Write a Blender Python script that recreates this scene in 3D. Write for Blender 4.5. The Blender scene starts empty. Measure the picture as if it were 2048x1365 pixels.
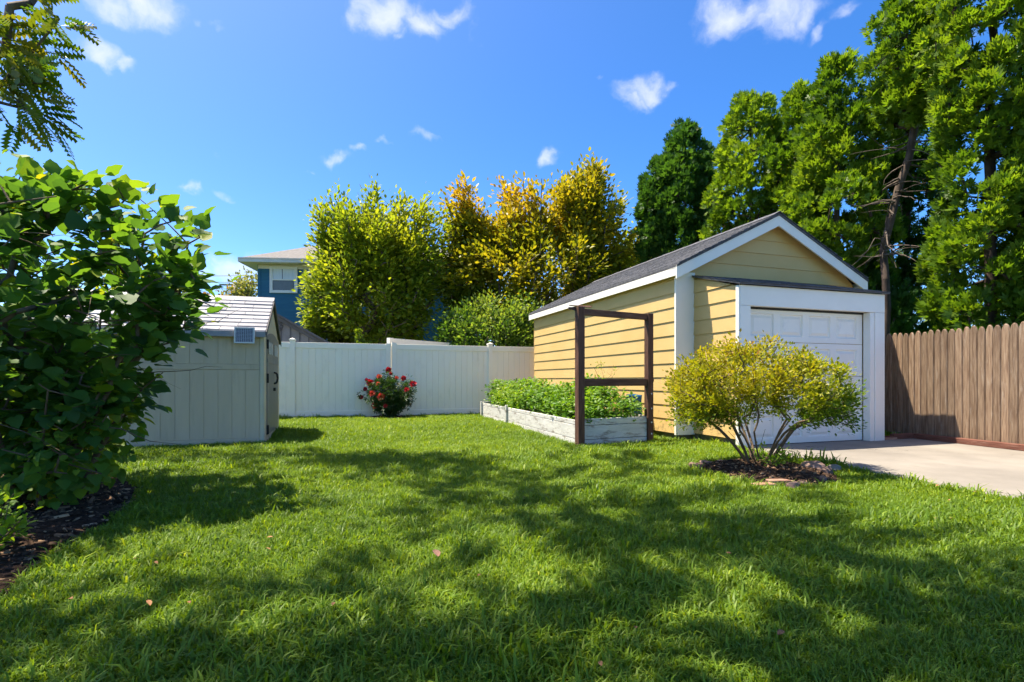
import bpy, bmesh, math, random
import numpy as np
from mathutils import Matrix, Vector

random.seed(7)
rng = np.random.default_rng(7)
sc = bpy.context.scene
COL = sc.collection
R = math.radians

# ------------------------------------------------------------------ camera
FPX, CX, HY, CAMH = 1058.0, 1024.0, 760.0, 1.0      # focal length / horizon in photo pixels
cd = bpy.data.cameras.new('camera'); cam = bpy.data.objects.new('camera', cd); COL.objects.link(cam)
cd.sensor_fit = 'HORIZONTAL'; cd.sensor_width = 36.0; cd.lens = FPX / 2048 * 36.0
cd.shift_y = (HY - 682.5) / 2048
cd.clip_start = 0.05; cd.clip_end = 3000
cam.location = (0, 0, CAMH); cam.rotation_euler = (R(90), 0, 0)
sc.camera = cam

def P(px, py, Y):                                   # a photo pixel at a known distance
    return Vector(((px - CX) / FPX * Y, Y, CAMH + (HY - py) / FPX * Y))
def G(px, py):                                      # a photo pixel on the ground
    Y = CAMH * FPX / (py - HY)
    return Vector(((px - CX) / FPX * Y, Y, 0))

# ------------------------------------------------------------------ sun and sky
TH = R(18.5)                                        # the yard's axes: front faces run along U, depth along V
U = Vector((math.cos(TH), math.sin(TH), 0)); V = Vector((-math.sin(TH), math.cos(TH), 0))
TO_SUN = (-0.37 * U + 0.25 * V + Vector((0, 0, 1.0))).normalized()
SUN_EL = math.asin(TO_SUN.z)
sd = bpy.data.lights.new('sun', 'SUN'); sun = bpy.data.objects.new('sun', sd); COL.objects.link(sun)
sd.energy = 2.65; sd.angle = R(0.53); sd.color = (1.0, 0.90, 0.72)
sun.rotation_euler = TO_SUN.to_track_quat('Z', 'Y').to_euler()
sun.location = (0, 0, 30)

SKY_STRENGTH = 0.15
wd = bpy.data.worlds.new('World'); sc.world = wd; wd.use_nodes = True
nt = wd.node_tree; nt.nodes.clear()
def wn(t, **k):
    n = nt.nodes.new(t)
    for a, b in k.items(): setattr(n, a, b)
    return n
def wl(a, b): nt.links.new(a, b)
w_out = wn('ShaderNodeOutputWorld'); w_bg = wn('ShaderNodeBackground')
sky = wn('ShaderNodeTexSky', sky_type='NISHITA', sun_disc=False, sun_elevation=SUN_EL,
         sun_rotation=math.atan2(TO_SUN.x, TO_SUN.y), altitude=0.0, air_density=0.6, dust_density=0.7, ozone_density=8.0)
hs = wn('ShaderNodeHueSaturation'); hs.inputs['Saturation'].default_value = 1.24; hs.inputs['Value'].default_value = 0.95
hs.inputs['Hue'].default_value = 0.515
wl(sky.outputs[0], hs.inputs['Color'])
tn = wn('ShaderNodeMix', data_type='RGBA', blend_type='MULTIPLY'); tn.inputs['Factor'].default_value = 1.0; tn.inputs['B'].default_value = (.97, .82, .55, 1)
wl(hs.outputs[0], tn.inputs['A'])
tc = wn('ShaderNodeTexCoord')
def wmath(op, a, b=None, c=None):
    n = wn('ShaderNodeMath', operation=op)
    for i, x in enumerate((a, b, c)):
        if x is None: continue
        if isinstance(x, (int, float)): n.inputs[i].default_value = x
        else: wl(x, n.inputs[i])
    return n.outputs[0]
blobs = [(775, 35, .085, 1.), (845, 48, .075, 1.), (910, 25, .05, .9), (720, 45, .045, .7), (800, 80, .03, .8),
         (230, 5, .05, .9), (300, 12, .07, 1.), (180, 90, .045, 1.), (240, 105, .025, .9), (400, 58, .02, .5), (440, 65, .02, .6),
         (1460, 25, .075, 1.), (1540, 22, .085, 1.), (1600, 15, .05, .9), (1640, 55, .035, .9), (1690, 25, .03, .7),
         (1285, 180, .055, 1.), (1340, 165, .035, .8), (1270, 200, .035, .9), (1198, 148, .018, .5),
         (678, 316, .038, 1.), (728, 304, .026, .9), (778, 292, .018, .8), (850, 284, .028, .7), (615, 345, .018, .8),
         (395, 384, .03, 1.), (458, 392, .02, .7), (1095, 326, .038, .9), (440, 298, .018, .5),
         (455, 545, .09, .9), (380, 560, .09, .7), (1900, 60, .05, .5), (1340, 480, .04, .5), (40, 70, .025, .5)]
warp = wn('ShaderNodeTexNoise'); warp.inputs['Scale'].default_value = 14; warp.inputs['Detail'].default_value = 5
wl(tc.outputs['Generated'], warp.inputs['Vector'])
sub = wn('ShaderNodeVectorMath', operation='SUBTRACT'); wl(warp.outputs['Color'], sub.inputs[0]); sub.inputs[1].default_value = (.5, .5, .5)
sca = wn('ShaderNodeVectorMath', operation='SCALE'); wl(sub.outputs[0], sca.inputs[0]); sca.inputs['Scale'].default_value = 0.09
wv = wn('ShaderNodeVectorMath', operation='ADD'); wl(tc.outputs['Generated'], wv.inputs[0]); wl(sca.outputs[0], wv.inputs[1])
field = None
for (bx_, by_, br_, bw_) in blobs:
    d = Vector(((bx_ - CX) / FPX, 1.0, (HY - by_) / FPX)).normalized()
    s_ = wn('ShaderNodeVectorMath', operation='SUBTRACT'); wl(wv.outputs[0], s_.inputs[0]); s_.inputs[1].default_value = d
    m_ = wn('ShaderNodeVectorMath', operation='MULTIPLY'); wl(s_.outputs[0], m_.inputs[0]); m_.inputs[1].default_value = (1, 1, 1.9)
    l_ = wn('ShaderNodeVectorMath', operation='LENGTH'); wl(m_.outputs[0], l_.inputs[0])
    mr = wn('ShaderNodeMapRange', interpolation_type='SMOOTHSTEP')
    wl(l_.outputs['Value'], mr.inputs[0])
    mr.inputs[1].default_value = 0; mr.inputs[2].default_value = br_; mr.inputs[3].default_value = bw_; mr.inputs[4].default_value = 0
    field = mr.outputs[0] if field is None else wmath('MAXIMUM', field, mr.outputs[0])
# scattered small clouds all round, so the rest of the sky goes on like the part in view
lown = wn('ShaderNodeTexNoise'); lown.inputs['Scale'].default_value = 5.5; lown.inputs['Detail'].default_value = 3
wl(wv.outputs[0], lown.inputs['Vector'])
lowf = wn('ShaderNodeMapRange', interpolation_type='SMOOTHSTEP'); wl(lown.outputs[0], lowf.inputs[0])
lowf.inputs[1].default_value = .66; lowf.inputs[2].default_value = .8
field = wmath('MAXIMUM', field, lowf.outputs[0])
fine = wn('ShaderNodeTexNoise'); fine.inputs['Scale'].default_value = 30; fine.inputs['Detail'].default_value = 8; fine.inputs['Roughness'].default_value = .6
wl(wv.outputs[0], fine.inputs['Vector'])
dens = wmath('MULTIPLY_ADD', wmath('SUBTRACT', fine.outputs[0], 0.5), 1.0, wmath('MULTIPLY', field, 0.95))
cm = wn('ShaderNodeMapRange', interpolation_type='SMOOTHSTEP'); wl(dens, cm.inputs[0])
cm.inputs[1].default_value = .12; cm.inputs[2].default_value = 1.25; cm.inputs[3].default_value = 0; cm.inputs[4].default_value = .8
gate = wmath('MULTIPLY', cm.outputs[0], wmath('GREATER_THAN', field, 0.001))
mixc = wn('ShaderNodeMix', data_type='RGBA'); wl(gate, mixc.inputs['Factor'])
wl(tn.outputs['Result'], mixc.inputs['A']); mixc.inputs['B'].default_value = (1.55, 1.62, 1.8, 1)
wl(mixc.outputs['Result'], w_bg.inputs['Color']); w_bg.inputs['Strength'].default_value = SKY_STRENGTH
wl(w_bg.outputs[0], w_out.inputs['Surface'])

sc.view_settings.view_transform = 'Standard'; sc.view_settings.look = 'None'
sc.view_settings.gamma = 1.0; sc.view_settings.use_curve_mapping = False
sc.view_settings.exposure = 2.2
sc.render.engine = 'CYCLES'
sc.cycles.use_denoising = True
sc.cycles.max_bounces = 6; sc.cycles.diffuse_bounces = 3; sc.cycles.transmission_bounces = 4
sc.cycles.use_adaptive_sampling = True; sc.cycles.adaptive_threshold = 0.02; sc.cycles.glossy_bounces = 2
sc.cycles.caustics_reflective = False; sc.cycles.caustics_refractive = False

# ------------------------------------------------------------------ materials
class NB:
    def __init__(s, name):
        s.m = bpy.data.materials.new(name); s.m.use_nodes = True; s.t = s.m.node_tree; s.t.nodes.clear()
        s.out = s.n('ShaderNodeOutputMaterial')
    def n(s, t, **k):
        x = s.t.nodes.new(t)
        for a, b in k.items(): setattr(x, a, b)
        return x
    def l(s, a, b): s.t.links.new(a, b)
    def math(s, op, a, b=None, c=None):
        x = s.n('ShaderNodeMath', operation=op)
        for i, v in enumerate((a, b, c)):
            if v is None: continue
            if isinstance(v, (int, float)): x.inputs[i].default_value = v
            else: s.l(v, x.inputs[i])
        return x.outputs[0]
    def coords(s, stretch=(1, 1, 1), world=False):
        if world:
            v = s.n('ShaderNodeNewGeometry').outputs['Position']
        else:
            t = s.n('ShaderNodeTexCoord'); o = s.n('ShaderNodeObjectInfo')
            c = s.n('ShaderNodeVectorMath', operation='SCALE'); c.inputs[0].default_value = (37, 17, 53); s.l(o.outputs['Random'], c.inputs['Scale'])
            a = s.n('ShaderNodeVectorMath', operation='ADD'); s.l(t.outputs['Object'], a.inputs[0]); s.l(c.outputs[0], a.inputs[1]); v = a.outputs[0]
        m = s.n('ShaderNodeVectorMath', operation='MULTIPLY'); s.l(v, m.inputs[0]); m.inputs[1].default_value = stretch
        return m.outputs[0]
    def noise(s, vec, scale, detail=4, rough=.55, lo=None, hi=None):
        x = s.n('ShaderNodeTexNoise'); s.l(vec, x.inputs['Vector']); x.inputs['Scale'].default_value = scale
        x.inputs['Detail'].default_value = detail; x.inputs['Roughness'].default_value = rough
        if lo is None: return x.outputs[0]
        r = s.n('ShaderNodeMapRange'); s.l(x.outputs[0], r.inputs[0]); r.inputs[1].default_value = lo; r.inputs[2].default_value = hi
        return r.outputs[0]
    def mix(s, f, a, b):
        x = s.n('ShaderNodeMix', data_type='RGBA')
        if isinstance(f, (int, float)): x.inputs['Factor'].default_value = f
        else: s.l(f, x.inputs['Factor'])
        for k, v in (('A', a), ('B', b)):
            if isinstance(v, tuple): x.inputs[k].default_value = (*v, 1)
            else: s.l(v, x.inputs[k])
        return x.outputs['Result']
    def princ(s, col, rough=.6, spec=.3, bump=None, bstr=.3, bdist=.01):
        p = s.n('ShaderNodeBsdfPrincipled')
        if isinstance(col, tuple): p.inputs['Base Color'].default_value = (*col, 1)
        else: s.l(col, p.inputs['Base Color'])
        if isinstance(rough, (int, float)): p.inputs['Roughness'].default_value = rough
        else: s.l(rough, p.inputs['Roughness'])
        p.inputs['Specular IOR Level'].default_value = spec
        if bump is not None:
            b = s.n('ShaderNodeBump'); b.inputs['Strength'].default_value = bstr; b.inputs['Distance'].default_value = bdist
            s.l(bump, b.inputs['Height']); s.l(b.outputs[0], p.inputs['Normal'])
        s.l(p.outputs[0], s.out.inputs['Surface'])
        return p

def surf(name, c1, c2, scale=6, stretch=(1, 1, 1), rough=.6, spec=.3, bstr=.2, bscale=60, objvar=0.0, lo=.35, hi=.65, c3=None, c3scale=2, c3lo=.6, c3hi=.7, c3stretch=None):
    b = NB(name); v = b.coords(stretch)
    col = b.mix(b.noise(v, scale, 5, .6, lo, hi), c1, c2)
    if c3 is not None:
        v3 = b.coords(c3stretch or stretch)
        col = b.mix(b.noise(v3, c3scale, 7, .68, c3lo, c3hi), col, c3)
    if objvar:
        o = b.n('ShaderNodeObjectInfo'); h = b.n('ShaderNodeHueSaturation'); b.l(col, h.inputs['Color'])
        b.l(b.math('MULTIPLY_ADD', o.outputs['Random'], 2 * objvar, 1 - objvar), h.inputs['Value']); col = h.outputs[0]
    b.princ(col, rough, spec, b.noise(v, bscale, 6, .6), bstr)
    return b.m

def leafmat(name, cols, trans=.38, rough=.45, spec=.35, objrand=False, tcol=None):
    """foliage: colour by a leaf tint, partly random, partly set by position, light passing through"""
    b = NB(name)
    a = b.n('ShaderNodeAttribute', attribute_name='tint')
    r = b.n('ShaderNodeValToRGB'); r.color_ramp.elements[0].color = (*cols[0], 1); r.color_ramp.elements[1].color = (*cols[-1], 1)
    for i, c in enumerate(cols[1:-1]):
        e = r.color_ramp.elements.new((i + 1) / (len(cols) - 1)); e.color = (*c, 1)
    fac = a.outputs['Fac']
    b.l(fac, r.inputs[0])
    p = b.n('ShaderNodeBsdfPrincipled'); b.l(r.outputs[0], p.inputs['Base Color']); p.inputs['Roughness'].default_value = rough
    p.inputs['Specular IOR Level'].default_value = spec
    t = b.n('ShaderNodeBsdfTranslucent')
    mu = b.n('ShaderNodeMix', data_type='RGBA', blend_type='MULTIPLY'); mu.inputs['Factor'].default_value = 1
    b.l(r.outputs[0], mu.inputs['A']); mu.inputs['B'].default_value = (*(tcol or (1.9, 1.75, .7)), 1)
    b.l(mu.outputs['Result'], t.inputs['Color'])
    m = b.n('ShaderNodeMixShader'); m.inputs[0].default_value = trans
    b.l(p.outputs[0], m.inputs[1]); b.l(t.outputs[0], m.inputs[2]); b.l(m.outputs[0], b.out.inputs['Surface'])
    return b.m

def siding_mat(name, c1, c2):
    b = NB(name); v = b.coords((1, 1, 1)); vs = b.coords((3, .35, 6)); 
    col = b.mix(b.noise(v, 1.3, 4, .6, .3, .7), c1, c2)
    col = b.mix(b.noise(vs, 6, 6, .7, .62, .8), col, tuple(.72 * x for x in c2))
    # mildew that grows on the lowest courses
    g = b.n('ShaderNodeNewGeometry'); s = b.n('ShaderNodeSeparateXYZ'); b.l(g.outputs['Position'], s.inputs[0])
    low = b.n('ShaderNodeMapRange'); b.l(s.outputs['Z'], low.inputs[0]); low.inputs[1].default_value = .75; low.inputs[2].default_value = .15
    spots = b.noise(b.coords((1, 1, 1), True), 9, 8, .75, .5, .68)
    col = b.mix(b.math('MULTIPLY', b.math('MULTIPLY', low.outputs[0], spots), .8), col, (.10, .085, .045))
    b.princ(col, .55, .3, b.noise(vs, 30, 5, .6), .12)
    return b.m

MT = {}
MT['siding'] = siding_mat('yellow_siding_paint', (.58, .385, .145), (.63, .435, .18))
MT['white_trim'] = surf('white_trim_paint', (.82, .79, .73), (.86, .83, .77), 2.5, rough=.5, bstr=.12, bscale=40, c3=(.42, .40, .36), c3scale=9, c3lo=.66, c3hi=.78, c3stretch=(1, 1, .25))
MT['door_white'] = surf('garage_door_enamel', (.80, .77, .71), (.84, .81, .75), 1.5, rough=.42, spec=.4, bstr=.05, bscale=120, c3=(.60, .60, .60), c3scale=3, c3lo=.6, c3hi=.8)
MT['vinyl'] = surf('white_vinyl', (.90, .84, .73), (.92, .87, .77), 1.2, rough=.38, spec=.4, bstr=.03, bscale=30, c3=(.72, .68, .60), c3scale=2.2, c3lo=.58, c3hi=.85, c3stretch=(1, 1, .5))
MT['shingle'] = surf('asphalt_shingle', (.055, .058, .068), (.12, .12, .135), 14, rough=.9, spec=.2, bstr=.5, bscale=160, objvar=.25, c3=(.17, .17, .18), c3scale=45, c3lo=.55, c3hi=.75)
MT['shed_roof'] = surf('grey_plastic_shingle', (.26, .255, .28), (.33, .325, .35), 5, rough=.55, bstr=.25, bscale=50, objvar=.13, stretch=(1, 1, 1), c3=(.33, .32, .35), c3scale=12, c3lo=.55, c3hi=.8)
MT['shed_wall'] = surf('taupe_resin', (.56, .445, .315), (.61, .485, .345), 2, rough=.55, bstr=.18, bscale=40, stretch=(4, 4, .5), objvar=.035, c3=(.44, .35, .25), c3scale=1.2, c3lo=.58, c3hi=.8)
MT['shed_trim'] = surf('beige_resin', (.56, .49, .36), (.62, .55, .42), 3, rough=.55, bstr=.12)
MT['shed_door'] = surf('dark_grey_resin', (.22, .20, .18), (.26, .235, .21), 3, rough=.5, bstr=.15, stretch=(4, 4, .5))
MT['black_plastic'] = surf('black_plastic', (.012, .012, .013), (.025, .025, .026), 8, rough=.4, bstr=.1)
MT['dark_glass'] = surf('dark_window_glass', (.02, .023, .028), (.035, .04, .045), 3, rough=.08, spec=.6, bstr=0)
MT['brown_wood'] = surf('brown_stained_timber', (.075, .032, .020), (.15, .075, .05), 5, stretch=(7, 7, .7), rough=.75, bstr=.6, bscale=16, objvar=.12, c3=(.26, .19, .15), c3scale=4, c3lo=.62, c3hi=.74)
MT['brown_wood_h'] = surf('brown_stained_rail', (.075, .032, .020), (.15, .075, .05), 5, stretch=(.7, 7, 7), rough=.75, bstr=.6, bscale=16, objvar=.12, c3=(.26, .19, .15), c3scale=4, c3lo=.62, c3hi=.74)
MT['grey_wood'] = surf('weathered_stockade_wood', (.155, .095, .060), (.32, .225, .15), 4, stretch=(11, 11, .8), rough=.85, bstr=.8, bscale=12, objvar=.22, c3=(.40, .335, .27), c3scale=2.2, c3lo=.56, c3hi=.78, c3stretch=(9, 9, 1.2))
MT['red_timber'] = surf('red_brown_timber', (.12, .045, .03), (.20, .085, .06), 5, stretch=(1, 8, 8), rough=.85, bstr=.7, bscale=14, c3=(.30, .20, .15), c3scale=3, c3lo=.6, c3hi=.72)
MT['bed_board'] = surf('peeling_white_board', (.52, .51, .48), (.64, .62, .58), 3, stretch=(1.2, 1.2, 7), rough=.75, bstr=.5, bscale=14, objvar=.08, c3=(.22, .175, .14), c3scale=3.4, c3lo=.52, c3hi=.68, c3stretch=(1.2, 1.2, 5))
MT['concrete'] = None
MT['foundation'] = surf('mossy_foundation', (.19, .14, .11), (.12, .12, .06), 5, rough=.9, bstr=.8, bscale=25, c3=(.07, .10, .03), c3scale=3, c3lo=.45, c3hi=.6)
MT['stone'] = surf('red_fieldstone', (.15, .09, .07), (.23, .155, .125), 7, rough=.9, bstr=.7, bscale=25, objvar=.3)
MT['brick'] = surf('old_brick', (.30, .15, .10), (.40, .25, .18), 8, rough=.9, bstr=.6, bscale=30, objvar=.2)
MT['blue_siding'] = None
MT['cream'] = surf('cream_soffit', (.70, .66, .56), (.76, .72, .62), 3, rough=.6, bstr=.05)
MT['house_roof'] = surf('brown_grey_roof', (.15, .14, .132), (.21, .195, .185), 9, rough=.9, bstr=.4, bscale=40)
MT['curtain'] = surf('net_curtain', (.66, .71, .76), (.78, .82, .86), 9, stretch=(5, 5, .3), rough=.8, bstr=0)
MT['window_dark'] = surf('window_insect_screen', (.13, .145, .16), (.17, .185, .20), 4, rough=.35, spec=.5, bstr=0)
MT['batten'] = surf('grey_shed_board', (.20, .185, .19), (.25, .235, .24), 3, rough=.7, bstr=.2)
MT['dark_trim'] = surf('dark_grey_trim', (.09, .085, .09), (.13, .12, .125), 3, rough=.7, bstr=.2)
MT['bark'] = surf('grey_brown_bark', (.075, .055, .042), (.16, .125, .10), 9, stretch=(1, 1, .3), rough=.9, bstr=.9, bscale=22)
MT['bark_dark'] = surf('dark_bark', (.05, .034, .026), (.115, .082, .062), 9, stretch=(1, 1, .25), rough=.9, bstr=.9, bscale=22)
MT['twig'] = surf('tan_twig', (.085, .055, .034), (.17, .12, .075), 9, rough=.85, bstr=.5, bscale=30)
MT['mulch'] = surf('dark_mulch', (.028, .017, .011), (.075, .045, .03), 26, rough=.95, spec=.1, bstr=1.0, bscale=70, c3=(.12, .075, .05), c3scale=40, c3lo=.6, c3hi=.72)
MT['chip'] = surf('mulch_chips', (.045, .026, .016), (.15, .09, .055), 11, rough=.9, bstr=.3, objvar=.4, c3=(.30, .20, .12), c3scale=9, c3lo=.6, c3hi=.66)
MT['soil'] = surf('bed_soil', (.04, .028, .018), (.07, .05, .033), 14, rough=.95, bstr=.9)
MT['solar_frame'] = surf('pale_aluminium', (.66, .67, .68), (.72, .73, .74), 4, rough=.4, bstr=.02)
MT['pole'] = surf('utility_pole_wood', (.30, .27, .23), (.38, .34, .29), 5, rough=.9)
MT['blue_fabric'] = surf('blue_fabric', (.008, .075, .19), (.02, .14, .30), 6, rough=.8, bstr=.4, c3=(.55, .60, .50), c3scale=7, c3lo=.60, c3hi=.66)
MT['dead_leaf'] = surf('dry_leaf', (.20, .09, .035), (.33, .17, .075), 12, rough=.8, bstr=.2, objvar=.3)
MT['pink_leaf'] = surf('pale_pink_dry_leaf', (.50, .24, .13), (.58, .30, .18), 12, rough=.8, bstr=.2)
MT['iron'] = surf('rusty_iron', (.05, .03, .022), (.10, .06, .04), 12, rough=.7)

def concrete_mat():
    b = NB('weathered_concrete'); v = b.coords((1, 1, 1), True)
    col = b.mix(b.noise(v, .9, 5, .6, .35, .68), (.19, .17, .148), (.285, .255, .22))
    col = b.mix(b.noise(v, 4.5, 8, .7, .55, .78), col, (.20, .18, .15))
    col = b.mix(b.noise(v, 90, 3, .6, .5, .8), col, (.22, .20, .17))
    # a wandering crack
    w = b.n('ShaderNodeTexNoise'); w.inputs['Scale'].default_value = 2.2; w.inputs['Detail'].default_value = 6; b.l(v, w.inputs['Vector'])
    x = b.n('ShaderNodeSeparateXYZ'); b.l(v, x.inputs[0])
    q = b.math('ADD', b.math('MULTIPLY', x.outputs['X'], .45), b.math('ADD', x.outputs['Y'], b.math('MULTIPLY', w.outputs[0], 1.1)))
    cr = b.math('LESS_THAN', b.math('ABSOLUTE', b.math('SUBTRACT', q, 7.0)), .006)
    cr2 = b.math('LESS_THAN', b.math('ABSOLUTE', b.math('SUBTRACT', q, 10.3)), .005)
    col = b.mix(b.math('MAXIMUM', cr, cr2), col, (.06, .05, .04))
    b.princ(col, .85, .25, b.noise(v, 60, 8, .7), .35, .006)
    return b.m
MT['concrete'] = concrete_mat()

def blue_mat():
    b = NB('blue_lap_siding'); g = b.n('ShaderNodeNewGeometry'); s = b.n('ShaderNodeSeparateXYZ'); b.l(g.outputs['Position'], s.inputs[0])
    saw = b.math('FRACT', b.math('MULTIPLY', s.outputs['Z'], 1 / .14))
    v = b.coords((.5, .5, 4), True)
    col = b.mix(b.noise(v, 2, 4, .6, .3, .7), (.020, .125, .225), (.030, .155, .265))
    b.princ(col, .55, .3, saw, .6, .02)
    return b.m
MT['blue_siding'] = blue_mat()

def ground_mat():
    b = NB('turf_soil'); v = b.coords((1, 1, 1), True)
    col = b.mix(b.noise(v, 1.1, 6, .65, .35, .65), (.030, .055, .010), (.060, .095, .018))
    col = b.mix(b.noise(v, 14, 6, .7, .55, .75), col, (.085, .085, .03))
    b.princ(col, .95, .1, b.noise(v, 90, 6, .7), .9, .02)
    return b.m
MT['ground'] = ground_mat()

def solar_mat():
    b = NB('solar_cells'); t = b.n('ShaderNodeTexCoord'); s = b.n('ShaderNodeSeparateXYZ'); b.l(t.outputs['Object'], s.inputs[0])
    def lines(o, n):
        f = b.math('FRACT', b.math('MULTIPLY', o, n)); return b.math('LESS_THAN', b.math('ABSOLUTE', b.math('SUBTRACT', f, .5)), .14)
    g = b.math('MAXIMUM', lines(s.outputs['X'], 40), lines(s.outputs['Z'], 48))
    b.princ(b.mix(g, (.06, .065, .10), (.42, .44, .50)), .35, .2)
    return b.m
MT['solar'] = solar_mat()

LM = {}
LM['grass'] = None
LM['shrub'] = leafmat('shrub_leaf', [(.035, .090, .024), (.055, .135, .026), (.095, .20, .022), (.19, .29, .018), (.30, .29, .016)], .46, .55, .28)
LM['locust'] = leafmat('locust_leaf', [(.045, .12, .008), (.08, .16, .010), (.19, .16, .014)], .40)
LM['arbor'] = leafmat('arborvitae_spray', [(.030, .080, .010), (.090, .175, .012), (.17, .26, .018), (.26, .33, .028)], .45, .5, .3, tcol=(1.8, 1.7, .6))
LM['arbor_dark'] = leafmat('dark_evergreen_spray', [(.020, .066, .014), (.045, .12, .018), (.085, .18, .022)], .40, .5, .3)
LM['lime'] = leafmat('lime_green_leaf', [(.045, .10, .012), (.14, .215, .016), (.27, .31, .022), (.38, .36, .04)], .47)
LM['gold'] = leafmat('turning_gold_leaf', [(.06, .115, .012), (.18, .22, .014), (.32, .29, .018), (.43, .30, .022), (.48, .25, .045)], .45, tcol=(1.7, 1.5, .6))
LM['hedge'] = leafmat('hedge_leaf', [(.04, .10, .014), (.10, .19, .026), (.20, .28, .045), (.30, .35, .09)], .40)
LM['azalea'] = leafmat('azalea_leaf', [(.06, .13, .010), (.17, .23, .012), (.31, .30, .014), (.38, .29, .016), (.28, .13, .04)], .40, tcol=(1.6, 1.6, .6))
LM['bedplant'] = leafmat('bed_plant_leaf', [(.035, .105, .010), (.08, .19, .014), (.15, .27, .016), (.27, .30, .02)], .42)
LM['rose'] = leafmat('rose_leaf', [(.014, .042, .012), (.028, .075, .016), (.06, .10, .03), (.14, .07, .03)], .28)
LM['petal'] = leafmat('red_petal', [(.36, .006, .018), (.50, .012, .03), (.60, .06, .05)], .25, tcol=(1.2, .8, .8))
LM['petal_coral'] = leafmat('coral_petal', [(.55, .05, .035), (.66, .12, .07), (.66, .20, .10)], .25, tcol=(1.2, .9, .8))
LM['far_orange'] = leafmat('far_orange_leaf', [(.15, .09, .012), (.32, .17, .015), (.40, .22, .03)], .35)
LM['far_pale'] = leafmat('far_pale_leaf', [(.08, .11, .03), (.20, .22, .07), (.30, .30, .11)], .35)
LM['dead'] = leafmat('dry_brown_leaf', [(.10, .06, .035), (.20, .12, .07)], .2)

def grass_mat():
    b = NB('grass_blade')
    a = b.n('ShaderNodeAttribute', attribute_name='tint'); d = b.n('ShaderNodeAttribute', attribute_name='dry', attribute_type='INSTANCER')
    r = b.n('ShaderNodeValToRGB')
    els = r.color_ramp.elements; els[0].color = (.075, .150, .012, 1); els[1].color = (.42, .44, .08, 1)
    e = els.new(.45); e.color = (.170, .280, .018, 1)
    e = els.new(.8); e.color = (.29, .38, .028, 1)
    b.l(b.math('ADD', b.math('MULTIPLY', a.outputs['Fac'], .62), b.math('MULTIPLY', d.outputs['Fac'], .42)), r.inputs[0])
    p = b.n('ShaderNodeBsdfPrincipled'); b.l(r.outputs[0], p.inputs['Base Color']); p.inputs['Roughness'].default_value = .5; p.inputs['Specular IOR Level'].default_value = .3
    t = b.n('ShaderNodeBsdfTranslucent'); mu = b.n('ShaderNodeMix', data_type='RGBA', blend_type='MULTIPLY'); mu.inputs['Factor'].default_value = 1
    b.l(r.outputs[0], mu.inputs['A']); mu.inputs['B'].default_value = (1.6, 1.4, .5, 1); b.l(mu.outputs['Result'], t.inputs['Color'])
    m = b.n('ShaderNodeMixShader'); m.inputs[0].default_value = .42
    b.l(p.outputs[0], m.inputs[1]); b.l(t.outputs[0], m.inputs[2]); b.l(m.outputs[0], b.out.inputs['Surface'])
    return b.m
LM['grass'] = grass_mat()

# ------------------------------------------------------------------ mesh helpers
class MB:
    def __init__(s): s.v = []; s.f = []
    def add(s, verts, faces):
        o = len(s.v); s.v += [tuple(x) for x in verts]; s.f += [tuple(i + o for i in f) for f in faces]; return s
    def box(s, x0, x1, y0, y1, z0, z1):
        v = [(x, y, z) for z in (z0, z1) for y in (y0, y1) for x in (x0, x1)]
        return s.add(v, [(0, 2, 3, 1), (4, 5, 7, 6), (0, 1, 5, 4), (2, 6, 7, 3), (0, 4, 6, 2), (1, 3, 7, 5)])
    def prism(s, pts, axis, a, b):
        """2-D outline extruded along one axis; pts are the two other coordinates in xyz order"""
        def mk(p, t):
            return {'x': (t, p[0], p[1]), 'y': (p[0], t, p[1]), 'z': (p[0], p[1], t)}[axis]
        n = len(pts); v = [mk(p, a) for p in pts] + [mk(p, b) for p in pts]
        f = [tuple(range(n))[::-1], tuple(range(n, 2 * n))] + [(i, (i + 1) % n, n + (i + 1) % n, n + i) for i in range(n)]
        return s.add(v, f)
    def tube(s, p0, p1, r0, r1, n=6, cap=True):
        p0 = Vector(p0); p1 = Vector(p1); d = (p1 - p0)
        if d.length < 1e-6: return s
        q = d.to_track_quat('Z', 'Y'); v = []
        for p, r in ((p0, r0), (p1, r1)):
            for k in range(n):
                a = 2 * math.pi * k / n; v.append(p + q @ Vector((r * math.cos(a), r * math.sin(a), 0)))
        f = [(k, (k + 1) % n, n + (k + 1) % n, n + k) for k in range(n)]
        if cap: f += [tuple(range(n))[::-1], tuple(range(n, 2 * n))]
        return s.add(v, f)
    def mesh(s, name, mat, smooth=False, fix=True):
        me = bpy.data.meshes.new(name); me.from_pydata(s.v, [], s.f)
        if fix:
            bm = bmesh.new(); bm.from_mesh(me); bmesh.ops.recalc_face_normals(bm, faces=bm.faces); bm.to_mesh(me); bm.free()
        if smooth: me.polygons.foreach_set('use_smooth', [True] * len(me.polygons))
        me.materials.append(mat); return me
    def build(s, name, mat, parent=None, smooth=False, bevel=0.0, fix=True):
        o = link(name, s.mesh(name, mat, smooth, fix), parent)
        if bevel:
            m = o.modifiers.new('bevel', 'BEVEL'); m.width = bevel; m.segments = 2; m.limit_method = 'ANGLE'
        return o

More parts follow.
